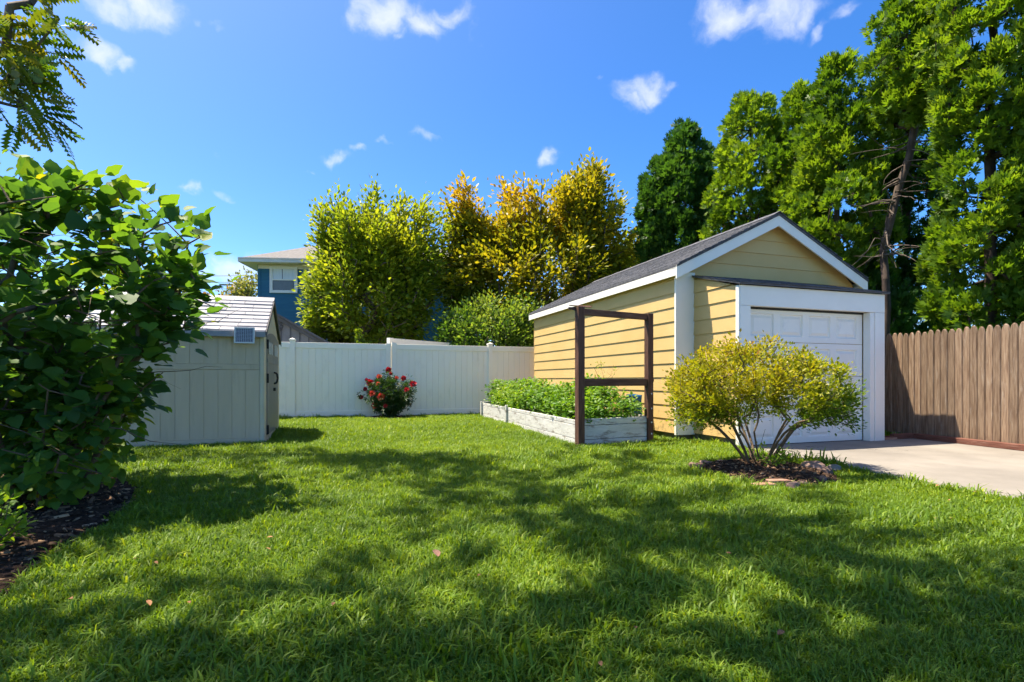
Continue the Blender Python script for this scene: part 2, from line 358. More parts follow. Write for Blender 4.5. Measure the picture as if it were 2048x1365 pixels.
def link(name, data, parent=None, loc=None, rot=None):
    o = bpy.data.objects.new(name, data); COL.objects.link(o)
    if parent is not None: o.parent = parent
    if loc is not None: o.location = loc
    if rot is not None: o.rotation_euler = rot
    return o
def tag(o, label, cat, group=None):
    o['label'] = label; o['category'] = cat
    if group: o['group'] = group
    return o
def thing(name, label, cat, loc=(0, 0, 0), rz=0, group=None):
    o = link(name, None, None, loc, (0, 0, rz)); o.empty_display_size = .2
    return tag(o, label, cat, group)
def structure(o): o['kind'] = 'structure'; return o
def stuff(o, label=None, cat=None):
    o['kind'] = 'stuff'
    if label: o['label'] = label
    if cat: o['category'] = cat
    return o

def np_mesh(name, V_, loops, starts, mat, tint=None, smooth=True):
    me = bpy.data.meshes.new(name)
    me.vertices.add(len(V_)); me.vertices.foreach_set('co', np.ascontiguousarray(V_, dtype=np.float32).ravel())
    me.loops.add(len(loops)); me.loops.foreach_set('vertex_index', loops.astype(np.int32))
    me.polygons.add(len(starts)); me.polygons.foreach_set('loop_start', starts.astype(np.int32))
    if smooth: me.polygons.foreach_set('use_smooth', np.ones(len(starts), dtype=bool))
    if tint is not None:
        a = me.attributes.new('tint', 'FLOAT', 'POINT'); a.data.foreach_set('value', tint.astype(np.float32))
    me.materials.append(mat); me.update(calc_edges=True); me.validate()
    return me

def norm(a): return a / np.maximum(np.linalg.norm(a, axis=-1, keepdims=True), 1e-9)
def leaf_mesh(name, tmpl, pos, dirn, nrm, size, tint, mat):
    tv = np.array(tmpl[0], dtype=np.float64); tf = tmpl[1]; n = len(pos); k = len(tv)
    y = norm(dirn); x = norm(np.cross(y, nrm)); z = np.cross(x, y)
    S = np.asarray(size).reshape(-1, 1, 1)
    W = pos[:, None, :] + S * (tv[None, :, 0:1] * x[:, None, :] + tv[None, :, 1:2] * y[:, None, :] + tv[None, :, 2:3] * z[:, None, :])
    fl = np.concatenate([np.array(f) for f in tf]); ls = np.cumsum([0] + [len(f) for f in tf[:-1]]); L = len(fl)
    loops = (fl[None, :] + (np.arange(n) * k)[:, None]).ravel()
    starts = (ls[None, :] + (np.arange(n) * L)[:, None]).ravel()
    return np_mesh(name, W.reshape(-1, 3), loops, starts, mat, np.repeat(tint, k))

# leaf outlines (unit length along +y)
OVAL = ([(0, 0, 0), (.26, .35, .05), (.22, .7, .03), (0, 1, -.06), (-.22, .7, .03), (-.26, .35, .05)], [(0, 1, 2, 3), (0, 3, 4, 5)])
OVAL2 = ([(0, 0, 0), (.3, .45, .05), (0, 1, -.03), (-.3, .45, .05)], [(0, 1, 2), (0, 2, 3)])
LANCE = ([(0, 0, 0), (.12, .4, .03), (0, 1, -.12), (-.12, .4, .03)], [(0, 1, 2), (0, 2, 3)])
HEART = ([(0, 0, 0), (0, .5, -.03), (0, 1.05, -.14),
          (.20, -.12, .05), (.46, .06, .10), (.56, .36, .10), (.40, .55, .06), (.33, .74, .02), (.13, .92, -.08),
          (-.20, -.12, .05), (-.46, .06, .10), (-.56, .36, .10), (-.40, .55, .06), (-.33, .74, .02), (-.13, .92, -.08)],
         [(0, 3, 4, 5, 1), (1, 5, 6, 7), (1, 7, 8, 2), (0, 1, 11, 10, 9), (1, 13, 12, 11), (1, 2, 14, 13)])
def fan_tmpl(seed, n=5):
    r = random.Random(seed); v = [(0, 0, 0)]; f = []
    for i in range(n):                              # flat scale-leaf spray: narrow fingers spreading from one point
        a = (i / (n - 1) - .5) * 1.9 + r.uniform(-.15, .15); L = (1 - .30 * abs(a)) * r.uniform(.8, 1.08)
        dx, dy = math.sin(a), math.cos(a); w = .13; zz = r.uniform(-.2, .1); b0 = len(v)
        v += [(dx * L * .55 - dy * w, dy * L * .55 + dx * w, zz * .3), (dx * L, dy * L, zz), (dx * L * .55 + dy * w, dy * L * .55 - dx * w, zz * .3)]
        f.append((0, b0 + 2, b0 + 1, b0))
    return v, f
FAN = fan_tmpl(3)
def pinnate_tmpl(pairs=7):
    v = []; f = []
    for i in range(pairs):
        t = .12 + .86 * i / (pairs - 1); L = .30 * math.sin(.5 + 2.1 * t) + .06
        for s in (-1, 1):
            b0 = len(v); dz = -.05 - .12 * t * t
            v += [(0, t, dz), (s * L * .5, t + .05 + L * .36, dz + .01), (s * L, t + L * .45, dz - .05), (s * L * .5, t - .05 + L * .10, dz)]
            f += [(b0, b0 + 1, b0 + 2, b0 + 3) if s < 0 else (b0, b0 + 3, b0 + 2, b0 + 1)]
    b0 = len(v); v += [(-.008, 0, 0), (.008, 0, 0), (.004, 1, -.17), (-.004, 1, -.17)]; f += [(b0, b0 + 1, b0 + 2, b0 + 3)]
    return v, f
PINN = pinnate_tmpl()
def trifol_tmpl():
    v = []; f = []
    for a in (-1.0, 0, 1.0):
        c, s_ = math.cos(a), math.sin(a)
        b0 = len(v)
        for (x, y, z) in ((0, .05, 0), (.17, .5, .05), (0, 1, -.1), (-.17, .5, .05)):
            v.append((x * c + y * s_, -x * s_ + y * c, z))
        f += [(b0, b0 + 1, b0 + 2), (b0, b0 + 2, b0 + 3)]
    return v, f
TRIF = trifol_tmpl()

def vnoise(p, s, seed=0):
    """cheap smooth value in [0,1] from sums of sines"""
    r = np.random.default_rng(seed); t = np.zeros(len(p))
    for k in range(7):
        d = r.normal(size=p.shape[1]); d /= np.linalg.norm(d); t += np.sin(p @ d * s * (0.6 + .28 * k) + r.uniform(0, 6.28))
    return np.clip(.5 + t / 7.5, 0, 1)

def grow(start, targets, step=.25, jit=.05, path_w=.35, up=.12, seed=0):
    """branch skeleton: each target hooks onto the best node already there (start: list of polylines)"""
    r = np.random.default_rng(seed)
    pos = []; par = []; plen = []
    for pl in start:
        prev = -1
        for i, p in enumerate(pl):
            p = np.array(p, dtype=float)
            if i == 0 and pos:
                dd = np.linalg.norm(np.array(pos) - p, axis=1); j = int(dd.argmin())
                if dd[j] < .02: prev = j; continue
            pos.append(p); par.append(prev); plen.append(0 if prev < 0 else plen[prev] + np.linalg.norm(p - pos[prev])); prev = len(pos) - 1
    root = pos[0]
    order = np.argsort(np.linalg.norm(targets - root, axis=1)); tips = []
    cap = len(pos) + len(targets) * 14 + 10; A = np.zeros((cap, 3)); A[:len(pos)] = pos; PL = np.zeros(cap); PL[:len(pos)] = plen; n = len(pos); par = list(par)
    for ti in order:
        t = targets[ti]; c = np.linalg.norm(A[:n] - t, axis=1) + path_w * PL[:n]; j = int(c.argmin())
        a = A[j]; d = t - a; L = np.linalg.norm(d); k = max(1, min(12, int(L / step)))
        prev = j
        for i in range(1, k + 1):
            f = i / k; p = a + d * f
            if i < k: p = p + r.normal(size=3) * jit * min(1, L) + np.array([0, 0, up * L * math.sin(math.pi * f)])
            if n >= cap: break
            A[n] = p; PL[n] = PL[prev] + np.linalg.norm(p - A[prev]); par.append(prev); prev = n; n += 1
        tips.append((prev, ti))
    return A[:n].copy(), np.array(par), tips
def radii(par, tips, rtip, power=.45, rmax=1.):
    n = len(par); cnt = np.zeros(n)
    for t, _ in tips: cnt[t] += 1
    for i in range(n - 1, -1, -1):
        if par[i] >= 0: cnt[par[i]] += cnt[i]
    return np.minimum(rtip * np.maximum(cnt, 1) ** power, rmax)
def wood_mesh(name, A, par, rad, mat, sides=5, rmin=0.0):
    idx = np.array([i for i in range(len(par)) if par[i] >= 0 and rad[i] >= rmin])
    p0 = A[par[idx]]; p1 = A[idx]; r0 = rad[par[idx]]; r1 = rad[idx]; r0 = np.minimum(r0, r1 * 1.6)
    d = norm(p1 - p0); h = np.where(np.abs(d[:, 2:3]) > .9, np.array([[1., 0, 0]]), np.array([[0, 0, 1.]])); x = norm(np.cross(d, h)); y = np.cross(d, x)
    ang = np.arange(sides) * 2 * np.pi / sides; n = len(idx)
    ring = np.cos(ang)[None, :, None] * x[:, None] + np.sin(ang)[None, :, None] * y[:, None]
    p0 = p0 - d * (r0 * .25)[:, None]
    Vv = np.concatenate([p0[:, None] + ring * r0[:, None, None], p1[:, None] + ring * r1[:, None, None]], axis=1).reshape(-1, 3)
    k = np.arange(sides); q = np.stack([k, (k + 1) % sides, sides + (k + 1) % sides, sides + k], axis=1).ravel()
    loops = (q[None] + (np.arange(n) * 2 * sides)[:, None]).ravel(); starts = np.arange(n * sides) * 4
    return np_mesh(name, Vv, loops, starts, mat)

def ell(c, r, n, shell=.0, seed=0):
    g = np.random.default_rng(seed); d = norm(g.normal(size=(n, 3))); t = (shell ** 3 + (1 - shell ** 3) * g.random(n)) ** (1 / 3)
    return np.array(c) + d * t[:, None] * np.array(r)

def leaves_around(A, par, tips, per, spread, size, ctr, droop=.2, outw=.8, upn=.9, seed=0, tfun=None, back=3):
    """leaf placements along the last twig nodes of each tip"""
    g = np.random.default_rng(seed); ps = []; ds = []
    for t, _ in tips:
        chain = [t]
        while len(chain) < back and par[chain[-1]] >= 0: chain.append(par[chain[-1]])
        pts = A[chain]; f = g.random(per) * (len(chain) - 1) * .999 if len(chain) > 1 else np.zeros(per)
        i = f.astype(int); w = (f - i)[:, None]; j = np.minimum(i + 1, len(chain) - 1)
        p = pts[i] * (1 - w) + pts[j] * w; ps.append(p); ds.append(np.repeat([pts[0] - pts[-1]], per, axis=0))
    p = np.concatenate(ps); bd = norm(np.concatenate(ds) + 1e-6); n = len(p)
    off = g.normal(size=(n, 3)) * spread; p = p + off
    out = norm(p - np.array(ctr))
    d = norm(norm(off) * .8 + bd * .5 + out * outw + g.normal(size=(n, 3)) * .45 + np.array([0, 0, -droop]))
    nr = norm(np.array([0, 0, upn]) + out * .45 + g.normal(size=(n, 3)) * .55)
    s = size * g.uniform(.65, 1.25, n)
    t = g.random(n) if tfun is None else tfun(p, g)
    return p, d, nr, s, np.clip(t, 0, 1)

def in_poly(x, y, poly):
    c = np.zeros(len(x), bool); n = len(poly)
    for i in range(n):
        x0, y0 = poly[i]; x1, y1 = poly[(i + 1) % n]
        m = ((y0 > y) != (y1 > y)); xx = (x1 - x0) * (y - y0) / (y1 - y0 + 1e-12) + x0
        c ^= m & (x < xx)
    return c

# ================================================================== SETTING
gm = MB().add([(-400, -400, 0), (400, -400, 0), (400, 900, 0), (-400, 900, 0)], [(0, 1, 2, 3)])
structure(gm.build('ground', MT['ground']))['label'] = 'grassy ground of the back yard and beyond'

GARAGE = Vector((2.64, 8.53, 0)); GL, GW = 6.33, 3.83
def gl(x, y): p = GARAGE + U * x + V * y; return (p.x, p.y)
DRIVE_EDGE = [(3.18, 7.35), (3.30, 6.85), (3.40, 6.50), (3.60, 6.20), (3.72, 5.60), (3.82, 5.20), (3.88, 4.81), (3.95, 4.46), (4.06, 4.18), (4.22, 3.6), (4.6, 2.6), (5.0, 1.2), (5.5, -1.5)]
drive = [gl(.36, -1.0)] + DRIVE_EDGE + [(10.5, -1.5), (8.9, 1.0), (7.72, 4.3), (7.05, 7.6), (6.78, 8.83), gl(3.2, -.45)]
dpoly = []
for i, p in enumerate(drive):                       # a slightly ragged slab edge
    q = drive[(i + 1) % len(drive)]; k = 6 if i < len(DRIVE_EDGE) + 1 else 1
    for j in range(k):
        f = j / k; w = .018 if (i > 0 and k > 1) else 0
        dpoly.append((p[0] * (1 - f) + q[0] * f + random.uniform(-w, w), p[1] * (1 - f) + q[1] * f + random.uniform(-w, w)))
def slab(name, poly, z0, z1, mat):
    bm = bmesh.new(); vs = [bm.verts.new((x, y, z1)) for x, y in poly]; f = bm.faces.new(vs)
    if f.normal.z < 0: f.normal_flip()
    r = bmesh.ops.extrude_face_region(bm, geom=[f])
    for v in [g for g in r['geom'] if isinstance(g, bmesh.types.BMVert)]: v.co.z = z0
    bmesh.ops.triangulate(bm, faces=bm.faces); bmesh.ops.recalc_face_normals(bm, faces=bm.faces)
    me = bpy.data.meshes.new(name); bm.to_mesh(me); bm.free(); me.materials.append(mat); return link(name, me)
structure(slab('driveway', dpoly, -.06, .022, MT['concrete']))['label'] = 'pale concrete driveway in front of the garage door'

def mound(name, poly, h, mat, label, res=.07, seed=1):
    """a planting bed of bark mulch: grid clipped to the outline, heaped towards the middle"""
    P_ = np.array(poly); x0, y0 = P_.min(0) - res; x1, y1 = P_.max(0) + res
    nx, ny = int((x1 - x0) / res) + 2, int((y1 - y0) / res) + 2
    gx, gy = np.meshgrid(np.linspace(x0, x1, nx), np.linspace(y0, y1, ny)); x, y = gx.ravel(), gy.ravel()
    ins = in_poly(x, y, poly)
    seg = np.array(poly); nxt = np.roll(seg, -1, 0); d = np.full(len(x), 9.)
    for a, b in zip(seg, nxt):
        ab = b - a; t = np.clip(((x - a[0]) * ab[0] + (y - a[1]) * ab[1]) / (ab @ ab + 1e-9), 0, 1)
        d = np.minimum(d, np.hypot(x - a[0] - t * ab[0], y - a[1] - t * ab[1]))
    g = np.random.default_rng(seed)
    z = np.where(ins, np.minimum(d / .3, 1) * h + .006, -.03 - d * .2) + np.where(ins, g.normal(0, .009, len(x)), 0)
    V_ = np.stack([x, y, z], 1); q = []
    for j in range(ny - 1):
        for i in range(nx - 1):
            a = j * nx + i
            if ins[[a, a + 1, a + nx, a + nx + 1]].any(): q.append((a, a + 1, a + nx + 1, a + nx))
    q = np.array(q); me = np_mesh(name, V_, q.ravel(), np.arange(len(q)) * 4, mat)
    o = structure(link(name, me)); o['label'] = label
    # loose chips and twigs over it
    n = int(len(q) * res * res * 900); k = g.integers(0, len(q), n); c = V_[q[k]].mean(1) + np.c_[g.uniform(-res, res, (n, 2)) * .5, np.full(n, .008)]
    L = g.uniform(.012, .045, n) * np.where(g.random(n) < .06, 2.2, 1); dirn = np.c_[g.normal(size=(n, 2)), g.normal(0, .22, n)]
    nr = np.c_[g.normal(0, .3, (n, 2)), np.ones(n)]
    bx = ([(-.16, -.5, -.08), (.16, -.5, -.08), (.16, .5, -.08), (-.16, .5, -.08), (-.12, -.48, .1), (.12, -.48, .1), (.12, .46, .1), (-.12, .46, .1)],
          [(4, 5, 6, 7), (0, 1, 5, 4), (1, 2, 6, 5), (2, 3, 7, 6), (3, 0, 4, 7)])
    m2 = leaf_mesh('mulch_chips', bx, c, dirn, nr, L, g.random(n), MT_chip)
    stuff(link('mulch_chips', m2), 'loose bark chips on the ' + label, 'mulch')
    return o
bmx = NB('bark_chip'); at_ = bmx.n('ShaderNodeAttribute', attribute_name='tint'); rp = bmx.n('ShaderNodeValToRGB'); bmx.l(at_.outputs['Fac'], rp.inputs[0])
rp.color_ramp.elements[0].color = (.022, .013, .009, 1); rp.color_ramp.elements[1].color = (.40, .26, .15, 1)
e_ = rp.color_ramp.elements.new(.62); e_.color = (.085, .050, .032, 1); e_ = rp.color_ramp.elements.new(.86); e_.color = (.22, .135, .08, 1)
bmx.princ(rp.outputs[0], .9, .15); MT_chip = bmx.m

BED_L = [(-1.62, 1.15), (-2.05, 1.9), (-2.30, 2.36), (-2.45, 2.75), (-2.62, 3.2), (-2.80, 3.65), (-2.88, 4.02), (-3.02, 4.22), (-3.4, 4.9), (-4.2, 5.6), (-6.2, 5.9), (-7.2, 4.0), (-5.5, 1.0), (-3.2, .3)]
AZ = (2.70, 5.62)
BED_A = [(AZ[0] + (.70 + .05 * math.sin(3 * a)) * math.cos(a), AZ[1] + (.80 + .05 * math.cos(2 * a)) * math.sin(a)) for a in [2 * math.pi * k / 26 for k in range(26)]]
ROSE = (-3.12, 13.62)
BED_R = [(ROSE[0] + .02 + .78 * math.cos(a), ROSE[1] + .08 + .42 * math.sin(a)) for a in [2 * math.pi * k / 20 for k in range(20)]]
mound('mulch_bed', BED_L, .05, MT['mulch'], 'dark mulch bed under the big shrub on the left', .08, 1)
mound('mulch_bed', BED_A, .07, MT['mulch'], 'dark mulch ring around the azalea beside the driveway', .05, 2)
mound('mulch_bed', BED_R, .05, MT['mulch'], 'small mulch patch under the red rose bush', .07, 3)

# ================================================================== GARAGE
gar = thing('garage', 'small yellow clapboard garage with white trim and a white overhead door', 'garage', GARAGE, TH)
E0, EX = .137, .2265
MB().box(.02, GW - .02, .02, GL - .02, -.1, .13).build('foundation', MT['foundation'], gar)
MB().box(.36, .46, -1.0, .0, -.1, .13).build('foundation', MT['foundation'], gar)
ZR = lambda x: 3.83 - .4916 * abs(x - GW / 2)
core = MB().prism([(.01, .13), (GW - .01, .13), (GW - .01, ZR(GW) - .12), (GW / 2, ZR(GW / 2) - .12), (.01, ZR(0) - .12)], 'y', .012, GL - .012)
wl_ = core.build('wall', MT['siding'], gar)
ext_core = MB().prism([(-.90, .13), (-.02, .13), (-.02, 2.68), (-.90, 2.40)], 'x', .345, 3.165)
ext_wall = ext_core.build('porch_wall', MT['siding'], gar)
# clapboards of the long side wall
bm_ = MB().add([(-.022, 0, 0), (0, 0, 0), (0, 0, EX + .015), (-.006, 0, EX + .015), (-.022, GL, 0), (0, GL, 0), (0, GL, EX + .015), (-.006, GL, EX + .015)],
               [(0, 1, 2, 3), (7, 6, 5, 4), (0, 3, 7, 4), (0, 4, 5, 1), (1, 5, 6, 2), (2, 6, 7, 3)]).mesh('siding_board', MT['siding'])
for k in range(11):
    link('siding_board', bm_, wl_, (0, .0, E0 + k * EX))
top = E0 + 11 * EX
MB().add([(-.022, 0, top), (0, 0, top), (0, 0, 2.68), (-.010, 0, 2.68), (-.022, GL, top), (0, GL, top), (0, GL, 2.68), (-.010, GL, 2.68)],
         [(0, 1, 2, 3), (7, 6, 5, 4), (0, 3, 7, 4), (0, 4, 5, 1), (1, 5, 6, 2), (2, 6, 7, 3)]).build('siding_board', MT['siding'], wl_)
# gable clapboards
for k in range(10, 17):
    z0 = E0 + .08 + k * EX; z1 = z0 + EX + .012
    if z0 < 2.35: continue
    hw = lambda z: max(0., min((3.76 - z) / .4916, GW / 2))
    a, b = hw(z0), hw(min(z1, 3.755))
    if a < .03: continue
    c = GW / 2; z1 = min(z1, 3.755)
    MB().add([(c - a, -.022, z0), (c + a, -.022, z0), (c + b, -.006, z1), (c - b, -.006, z1), (c - a, .008, z0), (c + a, .008, z0), (c + b, .008, z1), (c - b, .008, z1)],
             [(0, 1, 2, 3), (7, 6, 5, 4), (0, 4, 5, 1), (1, 5, 6, 2), (2, 6, 7, 3), (3, 7, 4, 0)]).build('gable_siding_board', MT['siding'], wl_)
# clapboards of the front bay's left cheek
XE = .33; YF = -1.04
for k in range(12):
    z0 = E0 + k * EX; z1 = z0 + EX + .015
    zt = lambda y: 2.665 + (y / 1.04) * .30
    if z0 > zt(0) - .03: continue
    yf = YF + .035                                  # under the sloping roof the top boards are cut short
    if zt(yf) < z0 + .012: yf = (z0 + .012 - 2.665) / .30 * 1.04
    zb1, zb0 = min(z1, zt(0)), min(z1, zt(yf))
    MB().add([(XE - .022, 0, z0), (XE + .014, 0, z0), (XE + .014, 0, zb1), (XE - .006, 0, zb1), (XE - .022, yf, z0), (XE + .014, yf, z0), (XE + .014, yf, zb0), (XE - .006, yf, zb0)],
             [(0, 1, 2, 3), (7, 6, 5, 4), (0, 3, 7, 4), (0, 4, 5, 1), (1, 5, 6, 2), (2, 6, 7, 3)]).build('siding_board', MT['siding'], ext_wall)
MB().box(3.15, 3.18, -1.0, 0, .13, 2.36).build('cheek_board', MT['siding'], ext_wall)
# corner boards
MB().box(-.03, .335, -.045, -.005, .11, 2.74).build('corner_board', MT['white_trim'], gar, bevel=.004)
MB().box(-.018, -.002, GL + .0, GL + .03, .11, 2.66).build('back_corner_board', MT['siding'], gar)
MB().box(XE - .032, XE - .004, YF - .028, YF + .034, .04, 2.365).build('corner_trim', MT['white_trim'], gar, bevel=.003)
# door surround
MB().box(XE - .003, .512, YF - .03, YF + .02, .02, 2.075).build('left_jamb', MT['white_trim'], gar, bevel=.004)
MB().box(2.985, 3.195, YF - .03, YF + .02, .02, 2.075).build('right_jamb', MT['white_trim'], gar, bevel=.004)
MB().box(2.89, 2.982, YF - .018, YF + .1, .02, 2.075).build('jamb_trim', MT['white_trim'], gar, bevel=.004)
MB().box(XE - .003, 3.195, YF - .032, YF + .02, 2.078, 2.372).build('header_board', MT['white_trim'], gar, bevel=.004)
MB().box(.512, 2.89, YF + .025, YF + .1, 2.085, 2.13).build('head_stop', MT['white_trim'], gar)
MB().box(.46, .51, YF + .021, YF + .14, .02, 2.1).build('door_stop', MT['white_trim'], gar)
MB().box(.5, 2.9, YF + .105, YF + .13, 2.05, 2.14).build('weather_gap', MT['black_plastic'], gar)
# sectional door: four sections of four raised panels
DX0, DX1, DY, DH = .515, 2.888, YF + .115, 2.055
door = link('overhead_door', None, gar, (DX0, DY, .028)); sw = DX1 - DX0; sh = DH / 4
pm = MB(); pw, ph = .44, .335
o_ = [(0, 0), (pw, 0), (pw, ph), (0, ph)]; ins_ = lambda d: [(d, d), (pw - d, d), (pw - d, ph - d), (d, ph - d)]
rings = [(0, 0), (.010, .022), (.026, .022), (.066, .002)]; vv = []
for d, dep in rings: vv += [(x, dep, z) for x, z in ins_(d)]
ff = []
for r_ in range(3):
    for i in range(4): ff.append((4 * r_ + i, 4 * r_ + (i + 1) % 4, 4 * r_ + 4 + (i + 1) % 4, 4 * r_ + 4 + i))
ff.append((12, 13, 14, 15)); panel_me = pm.add(vv, ff).mesh('raised_panel', MT['door_white'])
for f in panel_me.polygons: pass
gapx = (sw - 4 * pw) / 5; gz = (sh - ph) / 2
sec = MB()
sec.box(0, sw, 0, .035, 0.004, gz); sec.box(0, sw, 0, .035, gz + ph, sh - .004)
for i in range(5):
    x0 = i * (gapx + pw); sec.box(x0, x0 + gapx, 0, .035, gz, gz + ph)
sec.box(0, sw, .03, .036, 0.004, sh - .004)
sec_me = sec.mesh('door_section', MT['door_white'])
for k in range(4):
    link('door_section', sec_me, door, (0, 0, k * sh))
    for i in range(4): link('raised_panel', panel_me, door, (gapx + i * (gapx + pw), 0, k * sh + gz))
MB().box(0, sw, -.004, .03, -.026, .002).build('bottom_seal', MT['black_plastic'], door)
# main roof
EO, RO = .125, .20
zt = lambda x: ZR(x)
roof = link('roof', None, gar)
for s in (-1, 1):
    xe = -EO if s < 0 else GW + EO; c = GW / 2
    MB().prism([(xe, zt(xe) - .05), (c, zt(c) - .05), (c, zt(c) - .012), (xe, zt(xe) - .012)], 'y', -RO - .015, GL + .17).build('roof_deck', MT['shingle'], roof)
    sm = MB(); g = random.Random(5 + s); nrow = 16; sl = math.hypot(c - xe, zt(c) - zt(xe)); 
    for r_ in range(nrow):
        f0, f1 = r_ / nrow, (r_ + 1.25) / nrow; x0 = xe + (c - xe) * f0 - (.025 * -s * -1 if r_ == 0 else 0); x1 = xe + (c - xe) * min(f1, 1.0)
        y = -RO - .025 - g.uniform(0, .3)
        while y < GL + .19:
            w = g.uniform(.22, .36); y0, y1 = max(y, -RO - .028), min(y + w - .006, GL + .19); y += w
            if y1 - y0 < .03: continue
            t = g.uniform(.007, .014)
            sm.add([(x0, y0, zt(x0) + t), (x0, y1, zt(x0) + t), (x1, y1, zt(x1) - .004), (x1, y0, zt(x1) - .004), (x0, y0, zt(x0) - .012), (x0, y1, zt(x0) - .012)],
                   [(0, 1, 2, 3), (0, 4, 5, 1), (0, 3, 4), (1, 5, 2)])
    o = sm.build('shingles', MT['shingle'], roof); o['kind'] = 'stuff'
    # rake boards, front
    xr = xe
    MB().prism([(xr, zt(xr) - .235), (c, zt(c) - .225), (c, zt(c) - .022), (xr, zt(xr) - .022)] if True else [], 'y', -RO, -RO + .026).build('rake_board', MT['white_trim'], gar)
    MB().prism([(xr, zt(xr) - .20), (c, zt(c) - .2), (c, zt(c) - .05), (xr, zt(xr) - .05)], 'y', GL + .12, GL + .145).build('rake_board', MT['white_trim'], gar)
    MB().prism([(xe + .0, zt(xe) - .075), (c, zt(c) - .075), (c, zt(c) - .052), (xe, zt(xe) - .052)], 'y', -RO + .028, -.004).build('rake_soffit', MT['white_trim'], gar)
    # eave fascia and soffit
    a, b = (xe, xe + .02) if s < 0 else (xe - .02, xe)
    MB().box(a, b, -RO + .03, GL + .118, 2.645, zt(xe) - .055).build('eave_fascia', MT['white_trim'], gar)
    a, b = (xe + .021, -.005) if s < 0 else (GW + .005, xe - .021)
    MB().box(a, b, -RO + .03, GL + .118, 2.675, 2.69).build('eave_soffit', MT['white_trim'], gar)
rc = MB()
for k in range(24):
    y0 = -RO - .02 + k * .28; y1 = min(y0 + .30, GL + .18)
    if y0 > GL + .15: break
    c = GW / 2; rc.prism([(c - .14, zt(c - .14) + .012), (c, zt(c) + .016), (c + .14, zt(c + .14) + .012), (c, zt(c) + .024 + (k % 2) * .003)], 'y', y0, y1)
o = rc.build('ridge_cap', MT['shingle'], roof)
# lean-to roof over the bay
pr = link('bay_roof', None, gar); bm2 = MB()
nseg = 14
for k in range(nseg):
    x0 = .265 + k * 2.985 / nseg; x1 = x0 + 2.985 / nseg - .004; d0 = random.uniform(-.008, .006)
    for r_ in range(7):
        f0, f1 = r_ / 7, (r_ + 1) / 7; y0, y1 = -1.13 + 1.12 * f0, -1.13 + 1.12 * f1; za, zb = 2.405 + .30 * f0 + d0, 2.405 + .30 * f1 + d0
        bm2.add([(x0, y0, za + .010), (x1, y0, za + .010), (x1, y1, zb), (x0, y1, zb), (x0, y0, za - .004), (x1, y0, za - .004)], [(0, 1, 2, 3), (0, 4, 5, 1)])
o = bm2.build('shingles', MT['shingle'], pr); o['kind'] = 'stuff'
MB().prism([(-1.12, 2.374), (-.02, 2.668), (-.02, 2.70), (-1.12, 2.402)], 'x', .275, 3.24).build('roof_deck', MT['dark_trim'], pr)

# ================================================================== PLASTIC SHED
S0 = Vector((-3.88, 8.27, 0)); SL, SWD = 3.1, 2.2
shed = thing('garden_shed', 'grey plastic garden shed with pale shingled roof behind the big shrub', 'shed', S0, TH)
MB().box(-SL + .02, -.02, -.011, SWD - .02, 0, 1.78).build('wall_core', MT['shed_wall'], shed)
wallp = link('side_wall', None, shed)
bw = .19; nb = int(SL / bw)
lowm = MB().box(0, bw - .005, -.018, .03, 0, 1.05).mesh('wall_board', MT['shed_wall'])
upm = MB().box(0, bw - .005, -.018, .03, 0, .52).mesh('wall_board', MT['shed_wall'])
for k in range(nb):
    x = -.06 - (k + 1) * bw
    link('wall_board', lowm, wallp, (x, 0, .10)); link('wall_board', upm, wallp, (x, 0, 1.245))
MB().box(-SL + .02, -.06, -.024, .02, 1.155, 1.24).build('mid_rail', MT['shed_wall'], wallp, bevel=.006)
MB().box(-SL + .02, -.06, -.024, .02, .0, .095).build('base_rail', MT['shed_wall'], wallp, bevel=.006)
MB().box(-.058, .012, -.03, .06, 0, 1.78).build('corner_post', MT['shed_trim'], shed, bevel=.012)
MB().box(-.03, .012, SWD - .08, SWD + .01, 0, 1.78).build('corner_post', MT['shed_wall'], shed, bevel=.012)
RZ, EZ = 2.415, 1.80
MB().prism([(.0, 1.70), (SWD, 1.70), (SWD / 2, RZ - .06)], 'x', -.05, .004).build('gable_panel', MT['shed_trim'], shed)
MB().box(-.03, .008, .06, .26, .0, 1.72).build('door_frame', MT['shed_trim'], shed, bevel=.006)
MB().box(-.03, .008, SWD - .26, SWD - .08, .0, 1.72).build('door_frame', MT['shed_trim'], shed, bevel=.006)
MB().box(-.03, .01, .26, SWD - .26, .0, .10).build('threshold', MT['shed_trim'], shed)
for s, (y0, y1) in ((0, (.275, 1.095)), (1, (1.105, SWD - .275))):
    dl = link('door_leaf', None, shed); n = 4; w = (y1 - y0) / n
    for i in range(n):
        a = y0 + i * w; topz = lambda y: 1.70 + .10 * (1 - ((y - SWD / 2) / .85) ** 2)
        MB().prism([(a + .004, .11), (a + w - .004, .11), (a + w - .004, topz(a + w)), (a + .004, topz(a))], 'x', .004, .022).build('door_plank', MT['shed_door'], dl)
    MB().box(.018, .028, y0, y1, 1.28, 1.34).build('door_rail', MT['shed_door'], dl)
    for i in range(3):
        a = y0 + .14 + i * .19; MB().box(.021, .030, a, a + .15, 1.42, 1.62).build('door_pane', MT['dark_glass'], dl)
hd = MB(); pts = [(.03, 1.17, .93), (.075, 1.17, .95), (.09, 1.17, 1.03), (.075, 1.17, 1.11), (.03, 1.17, 1.13)]
for a, b in zip(pts[:-1], pts[1:]): hd.tube(a, b, .016, .016, 8)
hd.build('handle', MT['black_plastic'], shed, True)
MB().box(.02, .06, 1.14, 1.2, .80, .86).build('lock', MT['black_plastic'], shed, bevel=.008)
for z in (.12, .95, 1.5): MB().box(.012, .045, .252, .285, z, z + .15).build('hinge', MT['black_plastic'], shed, bevel=.005)
sr = link('roof', None, shed); ov = .10; slope = (RZ - EZ) / (SWD / 2)
